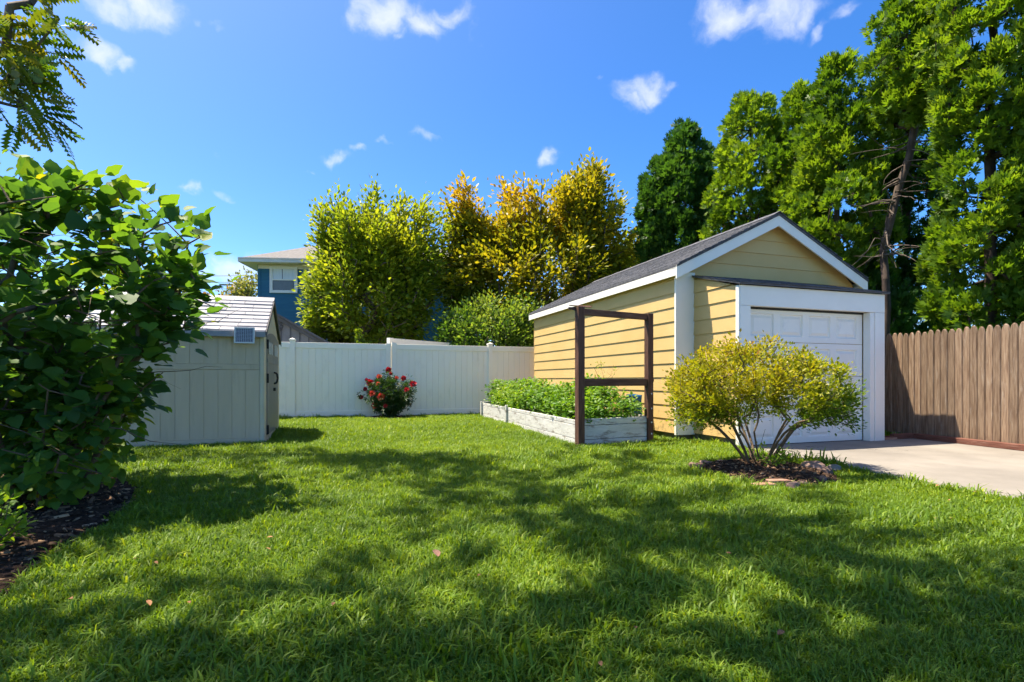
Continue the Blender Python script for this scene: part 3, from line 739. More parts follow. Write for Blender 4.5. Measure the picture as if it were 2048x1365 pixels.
zs = lambda y: RZ - slope * abs(y - SWD / 2)
MB().prism([(-ov, zs(-ov) - .05), (SWD / 2, RZ - .05), (SWD / 2, RZ - .012), (-ov, zs(-ov) - .012)], 'x', -SL - .05, .035).build('roof_panel', MT['shed_roof'], sr)
MB().prism([(SWD + ov, zs(SWD + ov) - .05), (SWD / 2, RZ - .05), (SWD / 2, RZ - .002), (SWD + ov, zs(SWD + ov) - .002)], 'x', -SL - .05, .035).build('roof_panel', MT['dark_trim'], sr)
MB().prism([(-ov - .005, zs(-ov) - .085), (SWD / 2, RZ - .08), (SWD + ov, zs(SWD + ov) - .085), (SWD + ov, zs(SWD + ov) - .002), (SWD / 2, RZ), (-ov - .005, zs(-ov) - .002)], 'x', .036, .050).build('gable_edge', MT['dark_trim'], sr)
MB().box(-SL - .05, .034, -ov - .022, -ov - .002, zs(-ov) - .09, zs(-ov) + .004).build('eave_edge', MT['shed_roof'], sr, bevel=.006)
g = random.Random(3); nr = 9
for r_ in range(nr):
    ya, yb = -ov + (SWD / 2 + ov) * r_ / nr, -ov + (SWD / 2 + ov) * (r_ + 1.12) / nr; yb = min(yb, SWD / 2 - .002)
    x = .034
    x -= 0
    while x > -SL - .05:
        w = g.uniform(.22, .46); x0 = max(x - w + .006, -SL - .05); t = g.uniform(.016, .026); tilt = g.uniform(-.002, .002)
        if x - x0 > .04:
            MB().add([(x0, ya, zs(ya) + t), (x, ya, zs(ya) + t + tilt), (x, yb, zs(yb) + .001), (x0, yb, zs(yb) + .001), (x0, ya, zs(ya) - .01), (x, ya, zs(ya) - .01)],
                     [(0, 1, 2, 3), (0, 4, 5, 1), (0, 3, 4), (1, 5, 2)]).build('shingle', MT['shed_roof'], sr)
        x -= w
MB().prism([(SWD / 2 - .09, zs(SWD / 2 - .09) + .012), (SWD / 2, RZ + .008), (SWD / 2 + .09, zs(SWD / 2 + .09) + .012), (SWD / 2, RZ + .03)], 'x', -SL - .05, .045).build('ridge_cap', MT['shed_roof'], sr)
sp = thing('solar_panel', 'small white framed solar panel under the grey shed eave', 'solar panel', S0 + U * -.25 + V * -.175 + Vector((0, 0, 1.555)), TH)
sp.rotation_euler = (R(-6), 0, TH)
MB().box(-.14, .14, .012, .022, 0, .245).build('back', MT['solar_frame'], sp)
MB().box(-.05, .05, .022, .16, .12, .135).build('bracket', MT['black_plastic'], sp)
MB().box(-.122, .122, .004, .011, .018, .227).build('cells', MT['solar'], sp)
for a in ((-.14, -.122, 0, .245), (.122, .14, 0, .245), (-.122, .122, 0, .018), (-.122, .122, .227, .245)):
    MB().box(a[0], a[1], -.002, .012, a[2], a[3]).build('frame_bar', MT['solar_frame'], sp)

# ================================================================== WHITE VINYL FENCE
F0 = Vector((-5.83, 13.2, 0))
def fs(px):
    k = (px - CX) / FPX; return (k * F0.y - F0.x) / (U.x - k * U.y)
vf = thing('vinyl_fence', 'white vinyl privacy fence across the back of the yard', 'fence', F0, TH)
pick = MB().prism([(.001, -.015), (.007, -.02), (.153, -.02), (.159, -.015), (.159, .02), (.001, .02)], 'z', .16, 1.84).mesh('picket', MT['vinyl'])
postm = MB().box(-.062, .062, -.062, .062, -.1, 1.99).mesh('post', MT['vinyl'])
capm = MB().prism([(-.078, -.078), (.078, -.078), (.078, .078), (-.078, .078)], 'z', 1.99, 2.02)
capm.add([(-.07, -.07, 2.02), (.07, -.07, 2.02), (.07, .07, 2.02), (-.07, .07, 2.02), (0, 0, 2.055)], [(0, 1, 4), (1, 2, 4), (2, 3, 4), (3, 0, 4)])
capme = capm.mesh('post_cap', MT['vinyl'])
posts = [fs(585) - 4.9, fs(585) - 2.45, fs(585), fs(776.5), fs(788), fs(980), fs(980) + 2.45, fs(980) + 4.9, fs(980) + 7.4]
for i, s in enumerate(posts):
    p = link('post', postm, vf, (s, 0, -.03 if i == 3 else 0))
    if i not in (3, 4): link('post_cap', capme, p)
    if i < len(posts) - 1 and i != 3:
        a, b = s + .063, posts[i + 1] - .063
        MB().box(a, b, -.04, .04, 1.80, 1.945).build('top_rail', MT['vinyl'], vf, bevel=.006)
        MB().box(a, b, -.04, .04, .03, .20).build('bottom_rail', MT['vinyl'], vf, bevel=.006)
        x = a
        while x < b - .03:
            if b - x < .16: MB().box(x + .002, b, -.02, .02, .16, 1.84).build('picket', MT['vinyl'], vf)
            else: link('picket', pick, vf, (x, 0, 0))
            x += .16
q0, q1 = P(784, 677, 14.35), P(925, 685, 16.6)
nf = thing('vinyl_fence', 'white rail of a second fence peeking over the back fence above the roses', 'fence', (q0.x, q0.y, 0), math.atan2(q1.y - q0.y, q1.x - q0.x))
nl = math.hypot(q1.x - q0.x, q1.y - q0.y)
MB().box(0, nl, -.04, .04, 1.97, 2.12).build('top_rail', MT['vinyl'], nf, bevel=.006)
MB().box(0, nl, -.04, .04, .03, .2).build('bottom_rail', MT['vinyl'], nf, bevel=.006)
pk2 = MB().box(.002, .158, -.02, .02, .16, 2.0).mesh('picket', MT['vinyl'])
for k in range(int(nl / .16)): link('picket', pk2, nf, (k * .16, 0, 0))
MB().box(-.13, -.005, -.06, .06, -.1, 2.13).build('post', MT['vinyl'], nf)

# ================================================================== STOCKADE FENCE
F1 = Vector((6.80, 8.89, 0)); fd = Vector((.197, -.980, 0)); fang = math.atan2(fd.y, fd.x)
st = thing('stockade_fence', 'weathered brown wooden stockade fence beside the driveway', 'fence', F1, fang)
def picket_mesh(w, h, seed):
    g = random.Random(seed); n = 6; out = []
    pts = [(0, 0), (w, 0)]
    for k in range(n + 1):                          # rounded gothic point
        f = k / n; pts.append((w - (w / 2) * (f ** 1.5), h - .11 + .11 * math.sin(f * math.pi / 2)))
    for k in range(n - 1, -1, -1):
        f = k / n; pts.append(((w / 2) * (f ** 1.5), h - .11 + .11 * math.sin(f * math.pi / 2)))
    m = MB(); N = len(pts); c = (w / 2, h * .5)
    fr = [(x * .8 + w * .1, -.012, z if z == 0 else z - .012) for x, z in pts]; md = [(x, .0, z) for x, z in pts]; bk = [(x, .012, z) for x, z in pts]
    m.add(fr + md + bk, [tuple(range(N)), tuple(range(2 * N, 3 * N))[::-1]] + [(i, (i + 1) % N, N + (i + 1) % N, N + i) for i in range(N)] + [(N + i, N + (i + 1) % N, 2 * N + (i + 1) % N, 2 * N + i) for i in range(N)])
    return m.mesh('board', MT['grey_wood'])
pms = [picket_mesh(.104 + .004 * k, 1.73 + .006 * (k % 2), k) for k in range(4)]
x = -3.3; g = random.Random(11); k = 0
while x < 3.6:
    j = g.randrange(4); o = link('board', pms[j], st, (x, g.uniform(-.004, .004), .075 + g.uniform(-.012, .012)), (0, g.uniform(-.002, .002), 0)); x += .104 + .004 * j + g.uniform(-.001, .002)
for z in (.35, 1.0, 1.5): MB().box(-3.3, 3.6, .02, .06, z, z + .07).build('rail', MT['grey_wood'], st)
for xx in (-3.0, -.6, 1.8): MB().box(xx, xx + .09, .062, .15, -.1, 1.78).build('post', MT['grey_wood'], st)
tm = MB()
def timber(name, label, L, loc, rz, w=.10, h=.088):
    m = MB(); n = 12
    for i in range(n + 1): pass
    o = thing(name, label, 'timber', loc, rz)
    b = MB().box(0, L, -w / 2, w / 2, 0, h).build('beam', MT['red_timber'], o, bevel=.010)
    return o
timber('landscape_timber', 'long red brown timber along the foot of the stockade fence', 3.7, F1 + fd * .05 + Vector((-.075, -.015, .02)), fang)
pa, pb = Vector((6.66, 8.83, .02)), Vector(gl(3.24, -.93) + (.02,))
timber('landscape_timber', 'short reddish timber between garage corner and stockade fence', .42, (6.70, 8.86, .02), math.atan2(pb.y - pa.y, pb.x - pa.x), .09, .085)
w_ = thing('broken_board', 'split orange brown board lying beside the garage corner', 'board', (6.30, 8.72, .02), math.atan2(pb.y - pa.y, pb.x - pa.x) + .06)
MB().prism([(0, -.05), (.28, -.05), (.35, -.02), (.30, .0), (.36, .03), (.2, .05), (0, .05)], 'z', 0, .035).build('plank', MT['brick'], w_)
MB().prism([(0, -.02), (.32, -.035), (.37, .0), (0, .03)], 'z', .036, .058).build('splinter', MT['red_timber'], w_)

# ================================================================== RAISED BED + FRAME
A_ = Vector((1.02, 7.86, 0)); B_ = Vector((2.20, 8.42, 0)); C_ = Vector((-.76, 14.1, 0)); D_ = Vector((.22, 14.45, 0))
rb = thing('raised_bed', 'long raised garden bed of peeling white boards beside the yellow garage', 'planter', A_)
def board(parent, name, p, q, z0, z1, th, mat, side=1):
    p = Vector(p) - A_; q = Vector(q) - A_; d = (q - p).normalized(); nn = Vector((d.y, -d.x, 0)) * th * side
    v = [p, q, q + nn, p + nn]
    o = MB().add([(x.x, x.y, z0) for x in v] + [(x.x, x.y, z1) for x in v], [(3, 2, 1, 0), (4, 5, 6, 7), (0, 1, 5, 4), (1, 2, 6, 5), (2, 3, 7, 6), (3, 0, 4, 7)]).build(name, mat, parent, bevel=.005)
    return o
lv = [(0.0, .105), (.112, .318), (.325, .42)]
dl_ = (C_ - A_); j1 = A_ + dl_ * .40; j2 = A_ + dl_ * .60
for i, (z0, z1) in enumerate(lv):
    board(rb, 'front_board', A_, B_, z0, z1, .04, MT['bed_board'])
    for a, b in ((A_, j1 - dl_.normalized() * .006), (j1 + dl_.normalized() * .004, j2), (j2 + dl_.normalized() * .006, C_)):
        board(rb, 'side_board', a, b, z0, z1 - .03 * ((i + 1) // 3), .04, MT['bed_board'], -1 if False else -1)
    board(rb, 'side_board', B_, D_, z0, z1, .04, MT['bed_board']); board(rb, 'back_board', C_, D_, z0, z1, .04, MT['bed_board'], -1)
dn = dl_.normalized(); no = Vector((-dn.y, dn.x, 0)); no = no if no.x < 0 else -no
for f, h in ((.60, .44), (.985, .42)):
    p = A_ + dl_ * f + no * .045; board(rb, 'stake', p, p + dn * .085, 0, h, .045, MT['bed_board'], -1 if True else 1)
sl_ = [A_, B_, D_, C_]
MB().add([(p - A_).xy.to_3d() + Vector((0, 0, .33)) for p in sl_], [(0, 1, 2, 3)]).build('soil', MT['soil'], rb)

tf = thing('timber_frame', 'dark brown timber trellis frame standing at the raised bed corner', 'trellis', (1.0, 7.80, 0))
ang = math.atan2(8.37 - 7.80, 2.165 - 1.0); tf.rotation_euler = (0, 0, ang); tl = math.hypot(1.165, .57)
MB().box(-.055, .055, -.052, .052, -.1, 2.075).build('post', MT['brown_wood'], tf, bevel=.006)
MB().box(tl - .052, tl + .052, -.05, .05, -.1, 2.045).build('post', MT['brown_wood'], tf, bevel=.006)
MB().prism([(.056, 1.955), (tl - .053, 1.945), (tl - .053, 2.035), (.056, 2.05)], 'y', -.03, .04).build('top_rail', MT['brown_wood_h'], tf, bevel=.004)
MB().box(.056, tl - .053, -.03, .035, .905, 1.015).build('mid_rail', MT['brown_wood_h'], tf, bevel=.004)
MB().add([(-.17, .02, 2.03), (.05, .02, 2.02), (.05, .07, 2.02), (-.17, .06, 2.04), (-.19, .02, 2.062), (.05, .02, 2.085), (.05, .07, 2.085), (-.16, .06, 2.065)],
         [(0, 1, 2, 3), (4, 5, 6, 7), (0, 1, 5, 4), (2, 3, 7, 6), (0, 3, 7, 4), (1, 2, 6, 5)]).build('splintered_stub', MT['brown_wood_h'], tf)
MB().add([(-.2, .0, 2.088), (.22, .05, 2.080), (.30, .12, 2.11), (-.1, .10, 2.094), (-.2, .0, 2.094), (.22, .05, 2.090), (.30, .12, 2.12), (-.1, .10, 2.102)],
         [(0, 1, 2, 3), (4, 5, 6, 7), (0, 1, 5, 4), (2, 3, 7, 6), (0, 3, 7, 4), (1, 2, 6, 5)]).build('wood_splinter', MT['brown_wood_h'], tf)
rg = MB()
for k in range(10):
    a0, a1 = 2 * math.pi * k / 10, 2 * math.pi * (k + 1) / 10
    rg.tube((tl + .062 + .035 * math.cos(a0), .0, .995 + .05 * math.sin(a0)), (tl + .062 + .035 * math.cos(a1), 0, .995 + .05 * math.sin(a1)), .007, .007, 6)
rg.build('iron_ring', MT['iron'], tf, True)
for z in (.33, .55, .78, .15): MB().tube((tl + .01, -.051, z), (tl + .01, -.058, z), .012, .012, 8).build('screw_head', MT['solar_frame'], tf)

bg = thing('fabric_bag', 'blue fabric sack standing behind the bed plants by the frame', 'bag', P(1268, 838, 9.1), TH)
bgm = MB(); n = 7
for i in range(n + 1):
    for j in range(n + 1):
        u_, v_ = i / n, j / n; bgm.v.append((-.155 + .31 * u_ + .012 * math.sin(7 * v_), -.03 * math.sin(u_ * math.pi) * math.sin(v_ * 2.6 + .4) + .01 * math.sin(9 * u_ + 4 * v_), .42 * v_ + .012 * math.sin(5 * u_)))
for i in range(n):
    for j in range(n): a = i * (n + 1) + j; bgm.f.append((a, a + n + 1, a + n + 2, a + 1))
bo = bgm.build('sack', MT['blue_fabric'], bg, True, fix=False); so = bo.modifiers.new('thick', 'SOLIDIFY'); so.thickness = .02

# ================================================================== NEIGHBOURS
H0 = Vector((-10.55, 22.0, 0)); HR = R(5)
hs_ = thing('blue_house', 'blue two storey house with white window behind the lime green tree', 'house', H0, HR)
HW, HD, HE = 9.0, 8.0, 5.82
MB().box(0, HW, 0, HD, -.1, HE - .02).build('wall', MT['blue_siding'], hs_)
MB().box(-.02, .10, -.02, .10, 0, HE - .03).build('corner_board', MT['blue_siding'], hs_)
MB().box(.0, HW, -.03, -.004, HE - .20, HE - .03).build('frieze_board', MT['cream'], hs_)
hr = link('roof', None, hs_); oe = .55
MB().box(-oe, HW + oe, -oe, HD + oe, HE - .02, HE + .02).build('soffit', MT['cream'], hr)
MB().box(-oe - .03, HW + oe + .03, -oe - .03, -oe, HE - .04, HE + .14).build('fascia', MT['cream'], hr)
MB().box(-oe - .03, -oe, -oe, HD + oe, HE - .04, HE + .14).build('fascia', MT['cream'], hr)
x0, x1, y0, y1, z0, zr = -oe - .05, HW + oe + .05, -oe - .05, HD + oe + .05, HE + .10, HE + 2.3
MB().add([(x0, y0, z0), (x1, y0, z0), (x1, y1, z0), (x0, y1, z0), (HW / 2 - .6, HD / 2, zr), (HW / 2 + .6, HD / 2, zr)],
         [(0, 1, 5, 4), (1, 2, 5), (2, 3, 4, 5), (3, 0, 4), (3, 2, 1, 0)]).build('hip_roof', MT['house_roof'], hr)
win = link('window', None, hs_, (.47, -.03, 4.62)); ww, wh = 1.12, 1.10
for (a, b, c, d, nm) in ((0, .12, 0, wh, 'frame'), (ww - .12, ww, 0, wh, 'frame'), (.12, ww - .12, 0, .11, 'sill'), (.12, ww - .12, wh - .11, wh, 'frame'), (.12, ww - .12, wh / 2 - .03, wh / 2 + .03, 'meeting_rail')):
    MB().box(a, b, -.03, .03, c, d).build(nm, MT['white_trim'], win)
MB().box(.12, ww - .12, 0, .015, wh / 2 + .03, wh - .11).build('upper_pane', MT['curtain'], win)
MB().box(.12, ww - .12, 0, .015, .11, wh / 2 - .03).build('lower_pane', MT['window_dark'], win)
MB().box(ww / 2 - .07, ww / 2 - .04, -.006, -.001, .11, wh - .11).build('mullion', MT['window_dark'], win)

N0 = P(538, 700, 15.9); N0.z = 0
ns = thing('neighbour_shed', 'grey board and batten shed gable with round vent behind the white fence', 'shed', N0, TH)
zN = lambda x: 3.05 - .56 * abs(x)
MB().prism([(-2.2, 0), (2.2, 0), (2.2, zN(2.2) - .05), (0, zN(0) - .05), (-2.2, zN(2.2) - .05)], 'y', 0, 3).build('wall', MT['batten'], ns)
for k in range(-8, 9):
    x = k * .26 + .06
    MB().box(x, x + .035, -.02, -.002, 0, zN(x) - .10).build('batten', MT['dark_trim'], ns)
for s in (-1, 1):
    MB().prism([(0, 3.05), (s * 2.45, zN(2.45)), (s * 2.45, zN(2.45) + .07), (0, 3.12)], 'y', -.18, 3.2).build('roof_panel', MT['dark_trim'], ns)
    MB().prism([(0, 2.93), (s * 2.45, zN(2.45) - .12), (s * 2.45, zN(2.45) + .0), (0, 3.049)], 'y', -.10, -.02).build('rake_board', MT['dark_trim'], ns)
vt = MB()
for k in range(16):
    a0, a1 = 2 * math.pi * k / 16, 2 * math.pi * (k + 1) / 16
    vt.tube((.20 + .17 * math.cos(a0), -.035, 2.62 + .17 * math.sin(a0)), (.20 + .17 * math.cos(a1), -.035, 2.62 + .17 * math.sin(a1)), .02, .02, 5)
vo = vt.build('vent', MT['dark_trim'], ns, True)
for k in range(6):
    z = 2.50 + k * .045; h = math.sqrt(max(.0, .16 ** 2 - (z - 2.62) ** 2)); MB().box(.20 - h, .20 + h, -.045, -.022, z, z + .02).build('louver', MT['dark_trim'], vo)

U0 = P(470, 760, 48)
up = thing('utility_pole', 'distant utility pole with crossarm and wires left of the blue house', 'utility pole', (U0.x, U0.y, 0))
MB().tube((0, 0, 0), (0, 0, 9.9), .16, .12, 8).build('pole', MT['pole'], up, True)
MB().tube((.55, 0, 0), (.55, 0, 9.85), .12, .10, 8).build('pole', MT['pole'], up, True)
MB().box(-1.4, 2.0, -.06, .06, 9.55, 9.70).build('crossarm', MT['pole'], up)
for z, sl in ((9.8, .0), (11.0, .012), (10.4, -.01)):
    m = MB(); prev = None
    for k in range(15):
        x = -60 + k * 9; p = (x, 0, z - .25 + sl * x + .00035 * (x * x - 900) * 1.0)
        if prev: m.tube(prev, p, .022, .022, 4, False)
        prev = p
    m.build('wire', MT['dark_trim'], up)

# ================================================================== VEGETATION
def plant(name, label, cat, base, start, targets, rtip, wood, leaf, group=None, step=.25, jit=.05, path_w=.35, up=.12, seed=0, power=.45, rmax=.3, sides=5, rmin=0, woodname='trunk', crownname='crown'):
    A, par, tips = grow(start, targets, step, jit, path_w, up, seed)
    rad = radii(par, tips, rtip, power, rmax)
    b = np.array(base, dtype=float); root = thing(name, label, cat, tuple(b), 0, group)
    link(woodname, wood_mesh(woodname, A - b, par, rad, wood, sides, rmin), root)
    return root, A, par, tips, b
def crown(root, b, tmpl, L, mat, name='crown'):
    p, d, n, s, t = L
    return link(name, leaf_mesh(name, tmpl, p - b, d, n, s, t, mat), root)

def broadleaf(name, label, base, ells, ntar, per, spread, size, mat, tmpl=OVAL, seed=0, th=2.0, rtip=.012, tfun=None, droop=.25, group=None, shoots=0, wood='bark', shell=.35, upn=.9):
    tg = np.concatenate([ell(c, r, int(ntar * w), shell, seed + i) for i, (c, r, w) in enumerate(ells)])
    g = np.random.default_rng(seed + 50)
    if shoots:                                      # upright shoots that break the outline
        top = tg[np.argsort(-tg[:, 2] + g.normal(0, 1.0, len(tg)))[:shoots]]; out = np.array(ells[0][0])
        d = norm(top - out) * .5 + np.array([0, 0, .8]); L = g.uniform(.4, 1.35, (shoots, 1))
        tg = np.concatenate([tg] + [top + d * L * f for f in (.35, .7, 1.0)])
    b = np.array(base); c = np.array(ells[0][0]); trunk = [tuple(b + (0, 0, -.1)), tuple(b + (.05, 0, th * .5)), tuple(b + (0, .05, th))]
    root, A, par, tips, b = plant(name, label, 'tree', base, [trunk], tg, rtip, MT[wood], None, group, step=.5, jit=.05, seed=seed)
    Lf = leaves_around(A, par, tips, per, spread, size, c - np.array([0, 0, 1.0]), droop, seed=seed, tfun=tfun, upn=upn)
    crown(root, b, tmpl, Lf, mat); return root

# lime green tree behind the fence
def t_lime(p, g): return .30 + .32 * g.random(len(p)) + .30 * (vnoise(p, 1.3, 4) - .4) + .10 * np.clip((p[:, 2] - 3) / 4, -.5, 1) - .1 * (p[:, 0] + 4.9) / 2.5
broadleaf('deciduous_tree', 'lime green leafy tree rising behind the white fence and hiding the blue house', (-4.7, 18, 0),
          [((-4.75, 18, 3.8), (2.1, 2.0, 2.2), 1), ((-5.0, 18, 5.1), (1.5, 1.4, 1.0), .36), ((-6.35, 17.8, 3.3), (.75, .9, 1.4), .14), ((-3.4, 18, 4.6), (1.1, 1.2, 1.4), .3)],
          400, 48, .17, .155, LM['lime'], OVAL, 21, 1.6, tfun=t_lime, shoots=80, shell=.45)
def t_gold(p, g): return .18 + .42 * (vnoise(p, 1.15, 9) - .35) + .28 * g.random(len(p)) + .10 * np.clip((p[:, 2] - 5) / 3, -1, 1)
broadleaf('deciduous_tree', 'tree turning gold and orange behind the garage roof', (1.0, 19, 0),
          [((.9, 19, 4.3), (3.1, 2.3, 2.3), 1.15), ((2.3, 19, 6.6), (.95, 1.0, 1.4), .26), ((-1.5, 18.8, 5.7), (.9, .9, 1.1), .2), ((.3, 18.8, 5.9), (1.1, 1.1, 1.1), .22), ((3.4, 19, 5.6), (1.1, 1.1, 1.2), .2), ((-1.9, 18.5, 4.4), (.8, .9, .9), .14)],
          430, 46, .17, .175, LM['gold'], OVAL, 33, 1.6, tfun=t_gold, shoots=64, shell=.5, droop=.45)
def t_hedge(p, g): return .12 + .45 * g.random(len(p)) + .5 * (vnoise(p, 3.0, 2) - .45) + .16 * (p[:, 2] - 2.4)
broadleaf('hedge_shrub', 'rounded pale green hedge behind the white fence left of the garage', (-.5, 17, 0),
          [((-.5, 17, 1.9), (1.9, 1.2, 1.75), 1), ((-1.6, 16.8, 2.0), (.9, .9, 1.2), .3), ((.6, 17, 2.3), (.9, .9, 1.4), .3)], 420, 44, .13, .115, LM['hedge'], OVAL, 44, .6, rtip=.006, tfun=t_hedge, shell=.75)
broadleaf('deciduous_tree', 'small sunlit green tree just left of the tall dark evergreen', (5.8, 24, 0),
          [((5.75, 24, 6.6), (.95, .9, 1.2), 1), ((5.0, 24, 5.9), (.7, .7, .8), .4), ((6.3, 24, 5.6), (.8, .8, .9), .4)], 110, 30, .2, .17, LM['lime'], OVAL, 51, 3.5, tfun=lambda p, g: .3 + .5 * g.random(len(p)))
broadleaf('deciduous_tree', 'far orange tree above the shed roof under the wires', (-21.0, 40, 0),
          [((-21.2, 40, 6.2), (2.2, 2, 1.7), 1)], 110, 28, .35, .24, LM['far_orange'], OVAL, 61, 3.0)
broadleaf('deciduous_tree', 'far pale green tree against the left edge of the blue house', (-16.2, 33, 0),
          [((-16.3, 33, 6.0), (1.1, 1.2, 1.9), 1), ((-17.0, 33, 4.8), (1.2, 1, 1.2), .5)], 110, 28, .26, .2, LM['far_pale'], OVAL, 71, 3.0)
broadleaf('deciduous_tree', 'green tree far behind the shrub and shed on the left', (-14.5, 20, 0),
          [((-14.5, 20, 3.4), (2.6, 2, 2.2), 1)], 150, 30, .26, .2, LM['lime'], OVAL, 81, 1.5)

# evergreens
def conifer(label, base, H, prof, n, per, mat, seed, lean=(0, 0), name='arborvitae_tree', fan=.145, cat='tree', trunk=None, group='row of tall evergreens behind the garage', tip=.010, clump=.27, bright=0.):
    g = np.random.default_rng(seed); zs_ = np.array([p[0] for p in prof]); rs_ = np.array([p[1] for p in prof])
    f = np.linspace(0, 1, 400); zz = zs_[0] + (zs_[-1] - zs_[0]) * f; w = np.interp(zz, zs_, rs_) + .10; cdf = np.cumsum(w) / w.sum()
    z = np.interp(g.random(n), cdf, zz); r = np.interp(z, zs_, rs_); a = g.uniform(0, 2 * np.pi, n)
    lump = .80 + .5 * (vnoise(np.c_[np.cos(a) * 1.4, np.sin(a) * 1.4, z * 1.1], 1.5, seed) - .35)
    rr = r * lump * np.sqrt(g.uniform(.30, 1.0, n))
    ax = lambda z: np.c_[base[0] + lean[0] * z / H, base[1] + lean[1] * z / H]
    if trunk is not None:
        TZ = np.array([q[1] for q in trunk]); TX = np.array([q[0] for q in trunk]); ax = lambda z: np.c_[np.interp(z, TZ, TX), np.full(len(z), base[1])]
    c2 = ax(z); T = np.c_[c2[:, 0] + rr * np.cos(a), c2[:, 1] + rr * np.sin(a), z]
    k = 14; zt_ = -.1 + (H - .3) * np.arange(k + 1) / k; tx = ax(zt_); tr = [(tx[i, 0] + g.normal(0, .03), tx[i, 1] + g.normal(0, .03), zt_[i]) for i in range(k + 1)]
    root, A, par, tips, b = plant(name, label, cat, (tr[0][0], base[1], 0), [tr], T, tip, MT['bark_dark'], None, group, step=.4, jit=.04, path_w=.1, up=-.05, seed=seed, power=.42, rmax=.17)
    per = int(per * 1.3); idx = np.repeat(np.arange(n), per); m = len(idx); c2 = ax(T[idx][:, 2]); ctr = np.c_[c2, T[idx][:, 2]]
    out = norm(T[idx] - ctr + 1e-6); cs = (clump * g.uniform(.7, 1.25, n))[idx]
    o = norm(g.normal(size=(m, 3)) + out * .75 + np.array([0, 0, .55]))          # a rounded plume round each branch end
    p = T[idx] + o * (cs * g.uniform(.45, 1.0, m))[:, None] * np.array([1, 1, 1.15])
    d = norm(o * .8 + np.array([0, 0, .55]) + out * .25 + g.normal(size=(m, 3)) * .32)
    nr = norm(o + g.normal(size=(m, 3)) * .55)
    t = .40 + bright + .34 * (g.random(m) - .5) + .40 * (vnoise(T[idx], 1.7, seed + 1) - .5)
    crown(root, b, FAN, (p, d, nr, fan * g.uniform(.6, 1.3, m), np.clip(t, 0, 1)), mat)
    return root
conifer('tall dark green evergreen farthest left in the row, above the garage roof', (5.95, 18.2), 9.7, [(4.6, .5), (5.6, 1.2), (6.8, 1.3), (8.0, 1.0), (9.0, .55), (9.7, .05)], 230, 46, LM['arbor_dark'], 101, fan=.16, clump=.30)
conifer('shorter dark evergreen leaning against the leftmost tall evergreen', (5.05, 18.5), 8.6, [(5.0, .35), (6.0, .75), (7.3, .7), (8.1, .35), (8.6, .05)], 90, 46, LM['arbor_dark'], 102, fan=.16)
conifer('second tall evergreen from the left, rounded top above the roof ridge', (7.05, 15.6), 9.4, [(3.0, .9), (4.5, 1.25), (6.5, 1.2), (8.0, .85), (8.9, .5), (9.4, .05)], 250, 46, LM['arbor'], 103, bright=.05, clump=.3)
conifer('slim evergreen squeezed third in the row behind the gable', (7.85, 14.4), 9.0, [(2.5, .8), (4.5, 1.0), (6.5, .9), (8.0, .6), (9.0, .05)], 190, 46, LM['arbor'], 104)
conifer('bright green bushy evergreen behind the gable peak', (8.0, 13.0), 8.9, [(2.0, .8), (3.5, 1.1), (5.2, 1.15), (6.6, .9), (8.0, .5), (8.9, .05)], 250, 46, LM['arbor'], 105, bright=.05)
t4 = conifer('tall evergreen with a bare crooked trunk under its tufted top', (8.1, 11.5), 9.5, [(6.4, .35), (6.9, .7), (7.8, .85), (8.8, .7), (9.5, .1)], 130, 46, LM['arbor'], 106, trunk=[(8.1, 0), (8.1, 2.7), (8.15, 4.4), (8.45, 5.4), (8.72, 6.3), (8.75, 7.2), (8.68, 9.5)])
conifer('broad bright evergreen rising over the stockade fence at the right edge', (8.95, 9.9), 10.8, [(1.5, .7), (3.0, .95), (5.0, .95), (7.0, 1.0), (8.5, .95), (9.5, .7), (10.8, .1)], 310, 50, LM['arbor'], 107, bright=.05)
conifer('rightmost evergreen, cut off by the photo edge', (10.0, 9.2), 10.4, [(1.3, .8), (3.0, 1.0), (5.5, 1.0), (8.0, .9), (10.4, .1)], 220, 46, LM['arbor'], 108)
conifer('shadowed evergreen glimpsed behind the bare crooked trunk', (9.9, 13.2), 8.2, [(1.5, .8), (3.0, 1.1), (5.0, 1.0), (7.0, .6), (8.2, .1)], 170, 40, LM['arbor_dark'], 112)
conifer('low dark evergreen under the bare trunk beside the garage corner', (8.5, 12.3), 3.5, [(.8, .6), (1.8, .75), (2.7, .6), (3.5, .15)], 80, 40, LM['arbor_dark'], 109)
conifer('small pointed evergreen just behind the white fence left of the roses', (-4.52, 15.7), 2.6, [(.3, .42), (1.2, .45), (2.0, .28), (2.6, .02)], 110, 34, LM['lime'], 111, fan=.07, group=None, tip=.004, clump=.11)
# dead branches on the bare trunk
g = np.random.default_rng(5); dm = MB()
for k in range(46):
    z = g.uniform(3.6, 6.6); a = g.uniform(0, 6.28); p = Vector((float(np.interp(z, [0, 2.7, 4.4, 5.4, 6.3, 9.5], [0, 0, .05, .35, .62, .6])), 0, z)); L = g.uniform(.5, 1.4); r0 = g.uniform(.010, .026)
    d = Vector((math.cos(a), math.sin(a) * .8 - .3, g.uniform(-.6, .25)))
    for i in range(5):
        q = p + d.normalized() * L / 5; dm.tube(p, q, r0 * (1 - i / 5.5), r0 * (1 - (i + 1) / 5.5), 5, False); p = q; d = d + Vector(g.normal(0, .28, 3)) + Vector((0, 0, -.10))
o = dm.build('dead_branches', MT['bark'], t4, True, fix=False); o['kind'] = 'stuff'

